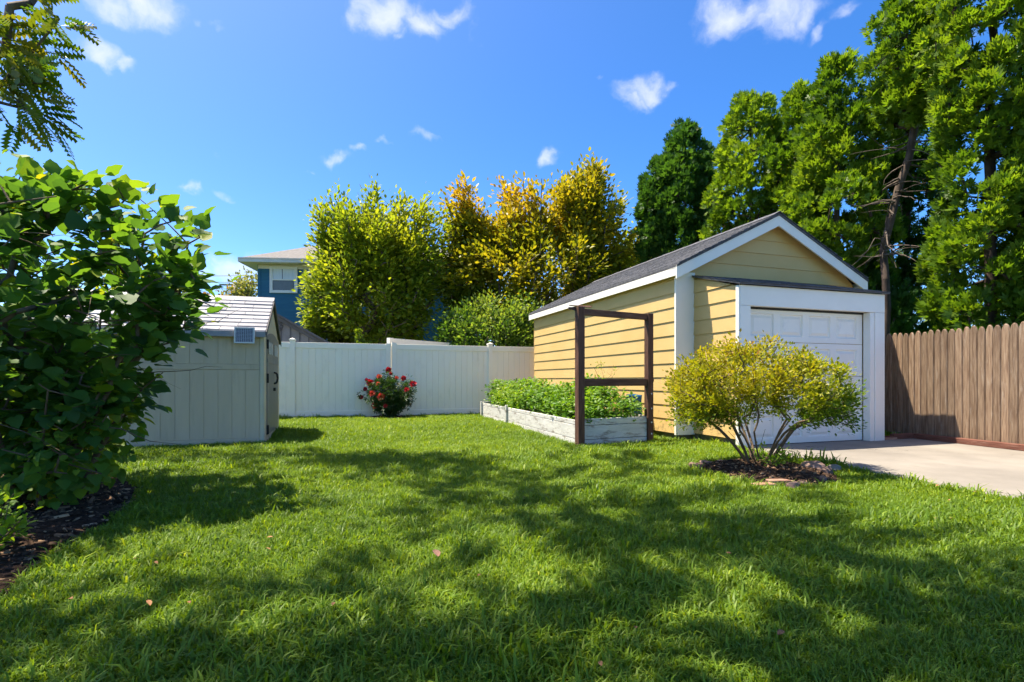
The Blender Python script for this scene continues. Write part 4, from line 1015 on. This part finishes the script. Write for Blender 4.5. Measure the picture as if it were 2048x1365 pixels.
# ---- the big shrub on the left
g = np.random.default_rng(77); bb = np.array([-3.45, 4.05, 0.])
tg = np.concatenate([ell((-3.80, 4.45, 1.76), (1.2, 1.2, .98), 230, .66, 1), ell((-4.5, 4.6, 2.0), (1.35, 1.2, .98), 170, .6, 2), ell((-3.6, 4.15, .78), (.62, .74, .66), 150, .55, 3),
                     ell((-4.4, 4.0, .9), (.9, .9, .8), 130, .5, 4), ell((-3.06, 4.3, 1.72), (.46, .6, .34), 50, .4, 5), ell((-3.05, 4.5, 2.2), (.48, .5, .26), 46, .3, 6), ell((-4.0, 4.4, 2.5), (.85, .8, .34), 90, .3, 7), ell((-3.25, 4.0, .5), (.42, .45, .36), 80, .3, 8)])
tg = tg[tg[:, 2] > .12]; tg = tg[vnoise(tg, 4.2, 13) + .10 * g.normal(size=len(tg)) < .68]
stems = []
for k in range(13):
    a = g.uniform(0, 6.28); p0 = bb + np.array([-.35 + .30 * math.cos(a), .1 + .25 * math.sin(a), -.05]); d = np.array([math.cos(a) * .35 - .05, math.sin(a) * .3, 1.0]); pl = [tuple(p0)]
    for i in range(4): p0 = p0 + d * .26; d = d + np.array([math.cos(a) * .10, math.sin(a) * .10, -.04]); pl.append(tuple(p0))
    stems.append(pl)
root, A, par, tips, b = plant('leafy_shrub', 'huge overgrown shrub with large lobed leaves on the left of the lawn', 'shrub', tuple(bb), stems, tg, .0042, MT['twig'], None, step=.16, jit=.05, path_w=.22, up=.10, seed=7, power=.42, rmax=.045, sides=6, woodname='stems')
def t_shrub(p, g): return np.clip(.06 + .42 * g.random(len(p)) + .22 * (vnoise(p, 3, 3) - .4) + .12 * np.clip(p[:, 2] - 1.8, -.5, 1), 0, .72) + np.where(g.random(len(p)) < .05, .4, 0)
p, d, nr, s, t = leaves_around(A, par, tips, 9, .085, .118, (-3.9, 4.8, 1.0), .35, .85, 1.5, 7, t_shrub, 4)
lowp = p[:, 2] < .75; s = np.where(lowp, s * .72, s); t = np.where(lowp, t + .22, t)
view = norm(np.array([0, 0, 1.0]) - p); nr = norm(nr + view * .12)
# fresh small leaves on the tips
sm_ = g.random(len(p)) < .22; s = np.where(sm_, s * .5, s); t = np.where(sm_, np.clip(t + .3, 0, 1), t)
px_ = CX + FPX * p[:, 0] / p[:, 1]; py_ = HY - FPX * (p[:, 2] - 1) / p[:, 1]; dep = p[:, 1]
vis = (px_ > -20) & (px_ < 2048) & (py_ > 0) & (py_ < 1365) & (s > .07)
order = np.argsort(dep); taken = set(); pick_ = []
for i in order:
    if not vis[i]: continue
    c = (int(px_[i] // 17), int(py_[i] // 17))
    if c in taken: continue
    taken.add(c); pick_.append(i)
big = sorted(pick_, key=lambda i: -s[i] / dep[i])[:300]
rest = np.ones(len(p), bool); rest[big] = False
hm = []
for k in range(8):
    V1 = np.array(HEART[0]); V1[:, 2] += .06 * np.sin(V1[:, 1] * 5 + k) + .04 * np.sin(V1[:, 0] * 7 + 2 * k); V1[:, 0] *= .88 + .04 * k
    fl = np.concatenate([np.array(f) for f in HEART[1]]); ls = np.cumsum([0] + [len(f) for f in HEART[1][:-1]])
    hm.append(np_mesh('leaf', V1, fl, ls, LM['shrub'], np.full(len(V1), (k + .5) / 8)))
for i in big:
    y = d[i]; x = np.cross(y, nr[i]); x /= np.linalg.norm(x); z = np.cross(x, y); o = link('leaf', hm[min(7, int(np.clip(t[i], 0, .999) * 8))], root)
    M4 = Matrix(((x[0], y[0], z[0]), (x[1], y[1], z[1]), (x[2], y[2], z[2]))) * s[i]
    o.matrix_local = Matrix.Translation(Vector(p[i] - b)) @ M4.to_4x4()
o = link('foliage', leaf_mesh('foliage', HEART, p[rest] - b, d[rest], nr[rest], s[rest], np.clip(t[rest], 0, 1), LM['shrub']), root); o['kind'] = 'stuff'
g2 = np.random.default_rng(31); wt = MB()
for k in range(60):                                 # long bare twigs reaching out between the leaves
    q = Vector(tuple(tg[g2.integers(len(tg))] - b)) * .8 + Vector((0, 0, .12)); dd = Vector((g2.normal(.35, .8), g2.normal(-.5, .5), g2.normal(.05, .25)))
    r0 = g2.uniform(.003, .007); L = g2.uniform(.10, .17)
    for i in range(6):
        q2 = q + dd.normalized() * L; wt.tube(q, q2, r0 * (1 - i / 7), r0 * (1 - (i + 1) / 7), 5, False); q = q2; dd += Vector(g2.normal(0, .16, 3)) + Vector((0, 0, -.03))
o = wt.build('bare_twigs', MT['twig'], root, True, fix=False); o['kind'] = 'stuff'
# little plant in front of it at the left edge
base = np.array([-2.86, 2.86, .04]); tg = ell(base + (0, 0, .2), (.22, .2, .2), 46, .4, 9); tg = tg[tg[:, 2] > .08]
root, A, par, tips, b = plant('groundcover_plant', 'low bright green leafy plant at the mulch bed corner by the left edge', 'plant', tuple(base), [[tuple(base), tuple(base + (0, 0, .08))]], tg, .0018, MT['twig'], None, step=.06, jit=.02, seed=3, woodname='stems')
crown(root, b, OVAL, leaves_around(A, par, tips, 10, .03, .055, base + (0, 0, -.1), .2, .6, 1.2, 3, lambda p, g: .45 + .3 * g.random(len(p)), 3), LM['shrub'], 'foliage')

# ---- azalea beside the driveway
ab = np.array([2.76, 5.92, .05]); g = np.random.default_rng(12)
tg = np.concatenate([ell(ab + (0, 0, .90), (.98, .9, .50), 620, .70, 21), ell(ab + (.1, -.1, .95), (.85, .75, .36), 160, .2, 22), ell(ab + (-.72, -.1, .62), (.34, .4, .32), 90, .3, 23), ell(ab + (.72, -.1, .60), (.28, .4, .26), 60, .3, 24)])
rel = tg - ab; keep = (rel[:, 2] > .34) & ~((np.hypot(rel[:, 0], rel[:, 1]) < .55) & (rel[:, 2] < .80)) & ~((np.hypot(rel[:, 0], rel[:, 1]) < .8) & (rel[:, 2] < .5)); tg = tg[keep]; tg = tg[vnoise(tg, 5.5, 3) + .12 * g.normal(size=len(tg)) < .66]
stems = []
for k in range(13):
    a = 2 * math.pi * k / 13 + g.uniform(-.2, .2); r0 = g.uniform(.03, .10); p0 = ab + np.array([r0 * math.cos(a), r0 * math.sin(a), -.08]); d = np.array([math.cos(a) * .42, math.sin(a) * .42, 1.0]) * g.uniform(.8, 1.1); pl = [tuple(p0)]
    for i in range(5): p0 = p0 + d * .115; d = d + np.array([math.cos(a) * .10, math.sin(a) * .10, -.03]) + g.normal(0, .07, 3); pl.append(tuple(p0))
    stems.append(pl)
root, A, par, tips, b = plant('azalea_bush', 'twiggy azalea bush with yellow green leaves in the mulch ring', 'bush', tuple(ab - (0, 0, .05)), stems, tg, .0026, MT['twig'], None, step=.08, jit=.035, path_w=.22, up=.04, seed=8, power=.42, rmax=.030, sides=6, woodname='stems')
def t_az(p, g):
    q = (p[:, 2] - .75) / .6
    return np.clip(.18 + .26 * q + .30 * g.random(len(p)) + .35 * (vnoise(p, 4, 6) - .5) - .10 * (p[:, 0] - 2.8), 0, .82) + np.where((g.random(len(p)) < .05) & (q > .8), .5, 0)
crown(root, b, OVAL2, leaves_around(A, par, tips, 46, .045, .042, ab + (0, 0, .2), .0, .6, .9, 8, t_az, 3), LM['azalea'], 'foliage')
g2 = np.random.default_rng(3); tw = MB()
for k in range(70):
    a = g2.uniform(0, 6.28); r = g2.uniform(.2, .75); p = Vector(ab) + Vector((r * math.cos(a), r * math.sin(a) * .9, g2.uniform(.5, .9))); dd = Vector((math.cos(a) * .5, math.sin(a) * .5, g2.uniform(.1, .9)))
    for i in range(4):
        q = p + dd.normalized() * .07; tw.tube(p - Vector(b), q - Vector(b), .0025, .0018, 4, False); p = q; dd += Vector(g2.normal(0, .35, 3))
o = tw.build('dry_twigs', MT['bark'], root, fix=False); o['kind'] = 'stuff'
bs = np.array([2.86, 5.75, .06]); tg = ell(bs + (0, 0, .12), (.30, .16, .13), 26, .3, 31); tg = tg[tg[:, 2] > .06]
r2, A, par, tips, b = plant('seedling_plant', 'small green seedlings sprouting at the foot of the azalea', 'plant', tuple(bs), [[tuple(bs), tuple(bs + (0, 0, .05))]], tg, .0015, MT['twig'], None, step=.06, jit=.02, seed=4, woodname='stems')
crown(r2, b, OVAL, leaves_around(A, par, tips, 9, .03, .04, bs, .1, .6, 1.0, 4, lambda p, g: .4 + .4 * g.random(len(p)), 3), LM['bedplant'], 'foliage')

# ---- rose bush
rbp = np.array([ROSE[0], ROSE[1], .05]); tg = np.concatenate([ell(rbp + (0, 0, .62), (.60, .5, .50), 150, .55, 41), ell(rbp + (0, 0, .35), (.42, .4, .3), 60, .4, 42)]); tg = tg[tg[:, 2] > .12]
blooms = [(777, 740, 0, .066), (740, 766, 0, .082), (733, 760, 0, .04), (826, 769, 0, .085), (807, 757, 0, .06), (762, 794, 1, .085), (744, 788, 1, .08), (749, 812, 1, .08), (758, 754, 1, .065), (722, 795, 0, .055), (730, 779, 0, .052), (771, 813, 0, .05), (793, 757, 1, .05), (813, 780, 0, .06), (756, 768, 1, .05), (781, 748, 0, .04)]
bp = []
for (x, y, k, r) in blooms:
    w = P(x, y, ROSE[1]); rr = ((w.x - rbp[0]) / .66) ** 2 + ((w.z - .67) / .62) ** 2; yy = ROSE[1] - .50 * math.sqrt(max(0., 1 - rr)); bp.append(np.array(P(x, y, yy)))
tg = np.concatenate([tg, np.array(bp)])
stems = []
g = np.random.default_rng(4)
for k in range(7):
    a = 6.28 * k / 7; stems.append([tuple(rbp + (.05 * math.cos(a), .05 * math.sin(a), -.08)), tuple(rbp + (.12 * math.cos(a), .12 * math.sin(a), .18)), tuple(rbp + (.2 * math.cos(a), .2 * math.sin(a), .36))])
root, A, par, tips, b = plant('rose_bush', 'round rose bush with red blooms against the white fence', 'bush', tuple(rbp - (0, 0, .05)), stems, tg, .003, MT['twig'], None, step=.12, jit=.03, seed=9, rmax=.02, woodname='stems')
crown(root, b, TRIF, leaves_around(A, par, tips, 12, .05, .078, rbp + (0, 0, .4), .1, .8, .8, 9, lambda p, g: np.clip(.1 + .5 * g.random(len(p)) + .25 * (p[:, 2] - .5), 0, 1) * np.where(g.random(len(p)) < .9, .75, 1.3), 3), LM['rose'], 'foliage')
for (x, y, k, r), c in zip(blooms, bp):
    m = 26; ps = []; gg = np.random.default_rng(int(x)); face = norm(np.array([0, 0, 1.0]) - c + np.array([0, 0, 5.]) + gg.normal(0, 3, 3))
    f = (np.arange(m) + .5) / m; a = np.arange(m) * 2.4; e1 = norm(np.cross(face, [0, 0, 1.0])); e2 = np.cross(face, e1)
    rad = np.sqrt(f); ring = np.cos(a)[:, None] * e1 + np.sin(a)[:, None] * e2
    dirn = norm(ring * (.25 + .9 * f[:, None]) + face * (1.05 - .75 * f[:, None])); nrm = norm(face - ring * .6)
    me = leaf_mesh('rose_bloom', ([(0, 0, 0), (.42, .5, .12), (.30, .95, .02), (0, 1.05, -.08), (-.30, .95, .02), (-.42, .5, .12)], [(0, 1, 2, 3), (0, 3, 4, 5)]), ring * rad[:, None] * r * .25 + (c - b), dirn, nrm, r * (.65 + .35 * f), gg.random(m), LM['petal_coral' if k else 'petal'])
    o = link('rose_bloom', me, root)
    if k: o['label'] = 'faded coral bloom'

# ---- plants filling the raised bed
g = np.random.default_rng(18); n = 520; f = g.random(n); w = g.uniform(.06, .94, n)
pt = np.array(A_)[None] * ((1 - f) * (1 - w))[:, None] + np.array(B_)[None] * ((1 - f) * w)[:, None] + np.array(C_)[None] * (f * (1 - w))[:, None] + np.array(D_)[None] * (f * w)[:, None]
hh = .40 + .34 * vnoise(pt[:, :2], 2.2, 8) + .05 * f; hh *= np.clip(.55 + 1.5 * np.minimum(w, 1 - w), .6, 1.0) * np.clip(.6 + f * 6, .6, 1)
per = 26; idx = np.repeat(np.arange(n), per); q = g.random(len(idx)) ** .8
ph_ = pt[idx] + np.c_[g.normal(0, .075, (len(idx), 2)), .33 + hh[idx] * q]
dd = norm(np.c_[g.normal(0, 1, (len(idx), 2)), g.uniform(-.2, .9, len(idx))]); nr = norm(np.c_[g.normal(0, .5, (len(idx), 2)), np.ones(len(idx))] + np.array([0, -.3, 0]))
tt = np.clip(.15 + .35 * g.random(len(idx)) + .25 * q + .45 * (vnoise(ph_[:, :2], 2.4, 5) - .5), 0, 1)
o = link('bed_plants', leaf_mesh('bed_plants', OVAL, ph_, dd, nr, g.uniform(.05, .10, len(idx)), tt, LM['bedplant'])); stuff(o, 'dense leafy green plants filling the white raised bed', 'plants')
m = MB()
for i in range(n):
    p0 = Vector(pt[i]) + Vector((0, 0, .3)); m.tube(p0, p0 + Vector((g.normal(0, .04), g.normal(0, .04), hh[i] + .03)), .004, .002, 4, False)
o = m.build('bed_plant_stems', LM['bedplant'], None, fix=False); stuff(o, 'thin green stems of the raised bed plants', 'plants')
wisp = P(1205, 780, 9.6); wb = np.array([wisp.x, wisp.y, .33]); tg = np.concatenate([wb + np.c_[g.normal(0, .16, 34), g.normal(0, .12, 34), g.uniform(.3, 1.0, 34)]])
root, A, par, tips, b = plant('wispy_plant', 'tall wispy herb gone to seed rising above the raised bed', 'plant', tuple(wb), [[tuple(wb), tuple(wb + (0, 0, .2))], [tuple(wb + (.1, 0, 0)), tuple(wb + (.12, 0, .3))]], tg, .0014, MT['twig'], None, step=.1, jit=.03, seed=5, woodname='stems')
crown(root, b, OVAL2, leaves_around(A, par, tips, 6, .03, .03, wb, .1, .5, .8, 5, lambda p, g: .4 + .5 * g.random(len(p)), 3), LM['bedplant'], 'foliage')

# ---- shade trees to the left of the frame; one reaches in at the top left
def inframe(p, m=.0):
    Y = np.maximum(p[:, 1], .01); return (p[:, 1] > .2) & (np.abs(p[:, 0] / Y) < 1.03 + m) & ((p[:, 2] - 1) / Y < .76 + m)
SH = np.array([TO_SUN.x / TO_SUN.z, TO_SUN.y / TO_SUN.z])
def shade_tree(label, base, ells, n, per, spread, size, seed, th, extra=None):
    tg = np.concatenate([ell(c, r, int(n * w), .25, seed + i) for i, (c, r, w) in enumerate(ells)]); tg = tg[~inframe(tg, .10)]
    q = tg[:, :2] - SH * (tg[:, 2:3] - 2.0)         # crown shaped for light: clumps that would shade the big shrub are dropped
    tg = tg[np.hypot(q[:, 0] + 4.0, q[:, 1] - 4.4) > 1.7]
    st_ = [[tuple(np.array(base) + (0, 0, -.1)), tuple(np.array(base) + (.05, 0, th * .5)), tuple(np.array(base) + (.15, 0, th))]]
    ne = 0
    if extra is not None: ne = len(tg); tg = np.concatenate([tg, extra])
    root, A, par, tips, b = plant('shade_tree', label, 'tree', base, st_, tg, .008, MT['bark'], None, 'shade trees along the left side', step=.5, jit=.04, seed=seed, rmax=.22)
    tf_ = lambda p, g: .6 * g.random(len(p)) + .4 * (vnoise(p, 2, 3))
    ctr = np.array(ells[0][0]) - (0, 0, 3)
    hi = [x for x in tips if extra is None or x[1] < ne]; L = leaves_around(A, par, hi, per, spread, size, ctr, .45, .7, .9, seed, tf_, 3); k = ~inframe(L[0], .03); L = [a[k] for a in L]
    if extra is not None:
        lo = [x for x in tips if x[1] >= ne]; M_ = leaves_around(A, par, lo, 9, .09, .27, ctr + (-3, 0, 0), .35, .9, .9, seed + 1, tf_, 2); L = [np.concatenate([a, c]) for a, c in zip(L, M_)]
    crown(root, b, PINN, L, LM['locust'])
ex = np.array([tuple(P(*q)) for q in ((118, 38, 5.5), (92, 20, 5.5), (60, 8, 5.6), (20, 14, 5.5), (98, 165, 5.4), (72, 140, 5.4), (62, 108, 5.5), (35, 130, 5.4), (12, 100, 5.5), (82, 238, 5.3), (55, 220, 5.3), (28, 195, 5.3), (2, 172, 5.3), (-30, 130, 5.4), (-40, 30, 5.5), (-60, 190, 5.3))])
shade_tree('locust tree whose feathery branches hang in at the top left corner', (-7.6, 4.9, 0), [((-4.6, 4.4, 8.4), (4.8, 4.2, 1.9), 1.0)], 62, 20, .32, .36, 201, 3.6, ex)
shade_tree('shade tree standing out of view beyond the shed end', (-11.0, 8.0, 0), [((-8.4, 7.6, 7.9), (2.8, 3.0, 2.2), 1.0)], 34, 20, .30, .36, 211, 3.6)
shade_tree('shade tree overhanging the near lawn from behind the camera', (-6.2, .2, 0), [((-2.6, 1.6, 7.8), (3.8, 2.4, 1.6), 1.0)], 26, 20, .30, .36, 221, 3.6)

# ================================================================== STONES, BRICKS, FALLEN LEAVES
def stone(name, label, c, r, seed, mat, group=None):
    bm = bmesh.new(); bmesh.ops.create_icosphere(bm, subdivisions=2, radius=1); g = random.Random(seed)
    k = [Vector((g.uniform(-2, 2), g.uniform(-2, 2), g.uniform(-2, 2))) for _ in range(3)]
    for v in bm.verts:
        f = 1 + .16 * math.sin(v.co.dot(k[0]) * 1.6 + g.random() * 0) + .12 * math.sin(v.co.dot(k[1]) * 2.4) ; v.co = Vector((v.co.x * r[0] * f, v.co.y * r[1] * f, max(-.7, min(v.co.z, .75)) * r[2] * f))
    me = bpy.data.meshes.new(name); bm.to_mesh(me); bm.free(); me.materials.append(mat)
    o = link(name, me, None, (c[0], c[1], r[2] * .55), (0, 0, g.uniform(0, 3))); tag(o, label, 'stone', group); return o
GS = 'stones edging the azalea mulch ring'
stone('edging_stone', 'largest dark red stone at the right of the azalea mulch ring', G(1622, 948), (.13, .10, .10), 1, MT['stone'], GS)
stone('edging_stone', 'reddish stone right of the largest one by the driveway', G(1648, 953), (.085, .07, .07), 2, MT['stone'], GS)
stone('edging_stone', 'pale grey stone nearest the driveway edge', G(1665, 944), (.08, .06, .06), 3, MT['solar_frame'] if False else MT['concrete'], GS)
stone('edging_stone', 'small reddish stone in front of the right stones', G(1640, 966), (.075, .06, .05), 4, MT['stone'], GS)
stone('edging_stone', 'flat pinkish stone at the front of the mulch ring', G(1588, 980), (.115, .06, .05), 5, MT['stone'], GS)
stone('edging_stone', 'thin flat slab leaning at the front right of the mulch ring', G(1612, 974), (.12, .04, .035), 6, MT['stone'], GS)
stone('edging_stone', 'pinkish stone at the far left end of the mulch ring', G(1392, 940), (.10, .08, .06), 7, MT['stone'], GS)
stone('edging_stone', 'small stone behind the left end of the mulch ring', G(1412, 933), (.08, .06, .05), 8, MT['stone'], GS)
stone('edging_stone', 'little red stone hidden behind the azalea stem', G(1442, 930), (.09, .05, .045), 9, MT['stone'], GS)
for k, (px, py, L, lab) in enumerate(((1527, 979, .20, 'broken red brick half sunk at the front of the mulch ring'), (1556, 971, .20, 'long brick lying in the mulch in front of the azalea'))):
    p = G(px, py); b = thing('brick', lab, 'brick', (p.x, p.y, 0), .15 - .1 * k); MB().box(-L / 2, L / 2, -.045, .045, 0, .055).build('brick_body', MT['brick'], b, bevel=.008)
lf = MB(); nn = 6
for i in range(nn + 1):
    f = i / nn; w = .42 * math.sin(math.pi * min(1, f * .92 + .06)) ** .8
    for s in (-1, 0, 1): lf.v.append((s * w, f, .10 * abs(s) + .16 * math.sin(f * 3) * (1 - .3 * abs(s))))
for i in range(nn):
    for j in range(2): a = i * 3 + j; lf.f.append((a, a + 1, a + 4, a + 3))
lme = lf.mesh('fallen_leaf', MT['dead_leaf'], True, False)
spots = [(1555, 1308, .07), (1872, 988, .08), (1903, 990, .06), (1945, 1001, .06), (1901, 1017, .05), (1902, 1058, .06), (1452, 1132, .05), (1875, 1058, .04), (300, 1245, .07), (140, 1230, .06), (380, 1240, .05), (310, 1150, .05), (280, 1142, .05), (540, 1125, .05), (545, 1098, .06), (1050, 1012, .05), (605, 883, .07), (955, 1182, .05), (1200, 1365, .05), (665, 1245, .05), (336, 925, .06), (1270, 1290, .05)]
for k, (px, py, L) in enumerate(spots):
    p = G(px, py); o = link('fallen_leaf', lme, None, (p.x, p.y, .068), (random.uniform(-.3, .3), random.uniform(-.3, .3), random.uniform(0, 6.3))); o.scale = (L * .36, L * .58, L * .6)
    tag(o, 'small dry brown leaf fallen on the lawn', 'leaf', 'dry leaves on the lawn')
pl_ = lf.mesh('fallen_leaf', MT['pink_leaf'], True, False); p = G(876, 1147)
o = link('fallen_leaf', pl_, None, (p.x, p.y, .085), (.35, .1, .6)); o.scale = (.05, .055, .06); tag(o, 'pale pink dry leaf lying upright in the middle of the lawn', 'leaf', 'dry leaves on the lawn')

# ================================================================== LAWN
def tuft(seed, n=44, rad=.075, hmin=.028, hmax=.062, w=.0030):
    g = np.random.default_rng(seed); Vv = []; F = []; T = []
    for i in range(n):
        a, r = g.uniform(0, 6.28), rad * math.sqrt(g.random()); b = np.array([r * math.cos(a), r * math.sin(a), -.004]); h = g.uniform(hmin, hmax) * (1.35 if g.random() < .08 else 1)
        la = g.uniform(0, 6.28); lean = np.array([math.cos(la), math.sin(la), 0]) * h * g.uniform(.15, 1.05); sd_ = np.array([-math.sin(la), math.cos(la), 0]) * w * g.uniform(.7, 1.4)
        m = b + lean * .38 + np.array([0, 0, h * .62]); t = b + lean + np.array([0, 0, h * g.uniform(.62, .98)]); o = len(Vv)
        Vv += [b - sd_, b + sd_, m - sd_ * .85, m + sd_ * .85, t]; F += [(o, o + 1, o + 3, o + 2), (o + 2, o + 3, o + 4)]; c = g.random() ** 1.3; c = 1.0 if g.random() < .03 else c * .85; T += [c] * 5
    Vv = np.array(Vv); fl = np.concatenate([np.array(f) for f in F]); ls = np.cumsum([0] + [len(f) for f in F[:-1]])
    return np_mesh('grass_tuft', Vv, fl, ls, LM['grass'], np.array(T))
tcol = bpy.data.collections.new('grass_tufts')
for k in range(7):
    tcol.objects.link(bpy.data.objects.new('grass_tuft_%d' % k, tuft(300 + k) if k < 6 else tuft(306, 26, .05, .05, .10, .0034)))
g = np.random.default_rng(99); X = []
for (ya, yb, dn_, sc_) in ((.6, 3.2, 620, 1.0), (3.2, 5.5, 470, 1.08), (5.5, 8.5, 330, 1.22), (8.5, 15.6, 230, 1.4)):
    n = int((yb - ya) * 19 * dn_); x = g.uniform(-10, 9, n); y = g.uniform(ya, yb, n); k = (np.abs(x) < y * 1.02 + 1.6); X.append(np.c_[x[k], y[k], np.full(k.sum(), sc_)])
X = np.concatenate(X); x, y = X[:, 0], X[:, 1]
def gpoly(pts): return [gl(a, b) for a, b in pts]
def spoly(pts): return [((S0 + U * a + V * b).x, (S0 + U * a + V * b).y) for a, b in pts]
bad = in_poly(x, y, dpoly) | in_poly(x, y, BED_L) | in_poly(x, y, BED_A) | in_poly(x, y, BED_R)
bad |= in_poly(x, y, gpoly([(-.02, -.02), (.32, -.05), (.32, -1.06), (3.2, -1.06), (3.9, 0), (3.9, 6.4), (0, 6.4)])) | in_poly(x, y, spoly([(-3.1, -.02), (.02, -.02), (.02, 2.2), (-3.1, 2.2)]))
bad |= in_poly(x, y, [(p.x, p.y) for p in (A_ + Vector((-.05, -.05, 0)), B_ + Vector((.03, -.04, 0)), D_, C_ + Vector((-.05, 0, 0)))])
fl_ = (x - F0.x) * V.x + (y - F0.y) * V.y; bad |= fl_ > .1
bad |= (x - 6.6) * fd.y * -1 + (y - 8.89) * fd.x > 0.0 if False else (x > 6.75)
# thin patches under the frame edge and along the bed
X = X[~bad]; x, y = X[:, 0], X[:, 1]; n = len(X)
de = np.full(n, 9.); E = np.array(DRIVE_EDGE)
for a, b in zip(E[:-1], E[1:]):
    ab = b - a; t = np.clip(((x - a[0]) * ab[0] + (y - a[1]) * ab[1]) / (ab @ ab), 0, 1); de = np.minimum(de, np.hypot(x - a[0] - t * ab[0], y - a[1] - t * ab[1]))
scl = X[:, 2] * (.72 + .5 * vnoise(X[:, :2], 2.6, 2)) * g.uniform(.8, 1.2, n); edge = (de < .10); scl = np.where(edge, scl * g.uniform(1.0, 1.7, n), scl)
# yellowing and lush patches of the sward itself
dry = np.clip(.30 + .55 * (vnoise(X[:, :2], 1.1, 6) - .5) + .35 * (vnoise(X[:, :2], 5, 7) - .5) + g.normal(0, .12, n), 0, 1)
me = bpy.data.meshes.new('lawn_grass'); me.vertices.add(n); me.vertices.foreach_set('co', np.c_[x, y, np.zeros(n)].astype(np.float32).ravel())
def attr(nm, ty, arr, key='value'):
    a = me.attributes.new(nm, ty, 'POINT'); a.data.foreach_set(key, arr.ravel())
attr('rot', 'FLOAT_VECTOR', np.c_[g.normal(0, .12, n), g.normal(0, .12, n), g.uniform(0, 6.28, n)].astype(np.float32), 'vector')
attr('scl', 'FLOAT', scl.astype(np.float32)); attr('dry', 'FLOAT', dry.astype(np.float32))
attr('idx', 'INT', np.where(g.random(n) < .07, 6, g.integers(0, 6, n)).astype(np.int32))
lawn = link('lawn_grass', me); stuff(lawn, 'short green lawn grass covering the yard', 'grass')
ng = bpy.data.node_groups.new('grass_scatter', 'GeometryNodeTree')
ng.interface.new_socket('Geometry', in_out='INPUT', socket_type='NodeSocketGeometry'); ng.interface.new_socket('Geometry', in_out='OUTPUT', socket_type='NodeSocketGeometry')
gi = ng.nodes.new('NodeGroupInput'); go = ng.nodes.new('NodeGroupOutput'); ip = ng.nodes.new('GeometryNodeInstanceOnPoints'); ci = ng.nodes.new('GeometryNodeCollectionInfo')
ci.inputs['Collection'].default_value = tcol; ci.inputs['Separate Children'].default_value = True; ci.inputs['Reset Children'].default_value = True
ip.inputs['Pick Instance'].default_value = True
def na(nm, ty):
    a = ng.nodes.new('GeometryNodeInputNamedAttribute'); a.data_type = ty; a.inputs['Name'].default_value = nm; return a.outputs['Attribute']
e2r = ng.nodes.new('FunctionNodeEulerToRotation'); ng.links.new(na('rot', 'FLOAT_VECTOR'), e2r.inputs[0])
ng.links.new(gi.outputs[0], ip.inputs['Points']); ng.links.new(ci.outputs[0], ip.inputs['Instance']); ng.links.new(na('idx', 'INT'), ip.inputs['Instance Index'])
ng.links.new(e2r.outputs[0], ip.inputs['Rotation']); ng.links.new(na('scl', 'FLOAT'), ip.inputs['Scale']); ng.links.new(ip.outputs[0], go.inputs[0])
md_ = lawn.modifiers.new('scatter', 'NODES'); md_.node_group = ng
lawn.data.materials.append(LM['grass'])
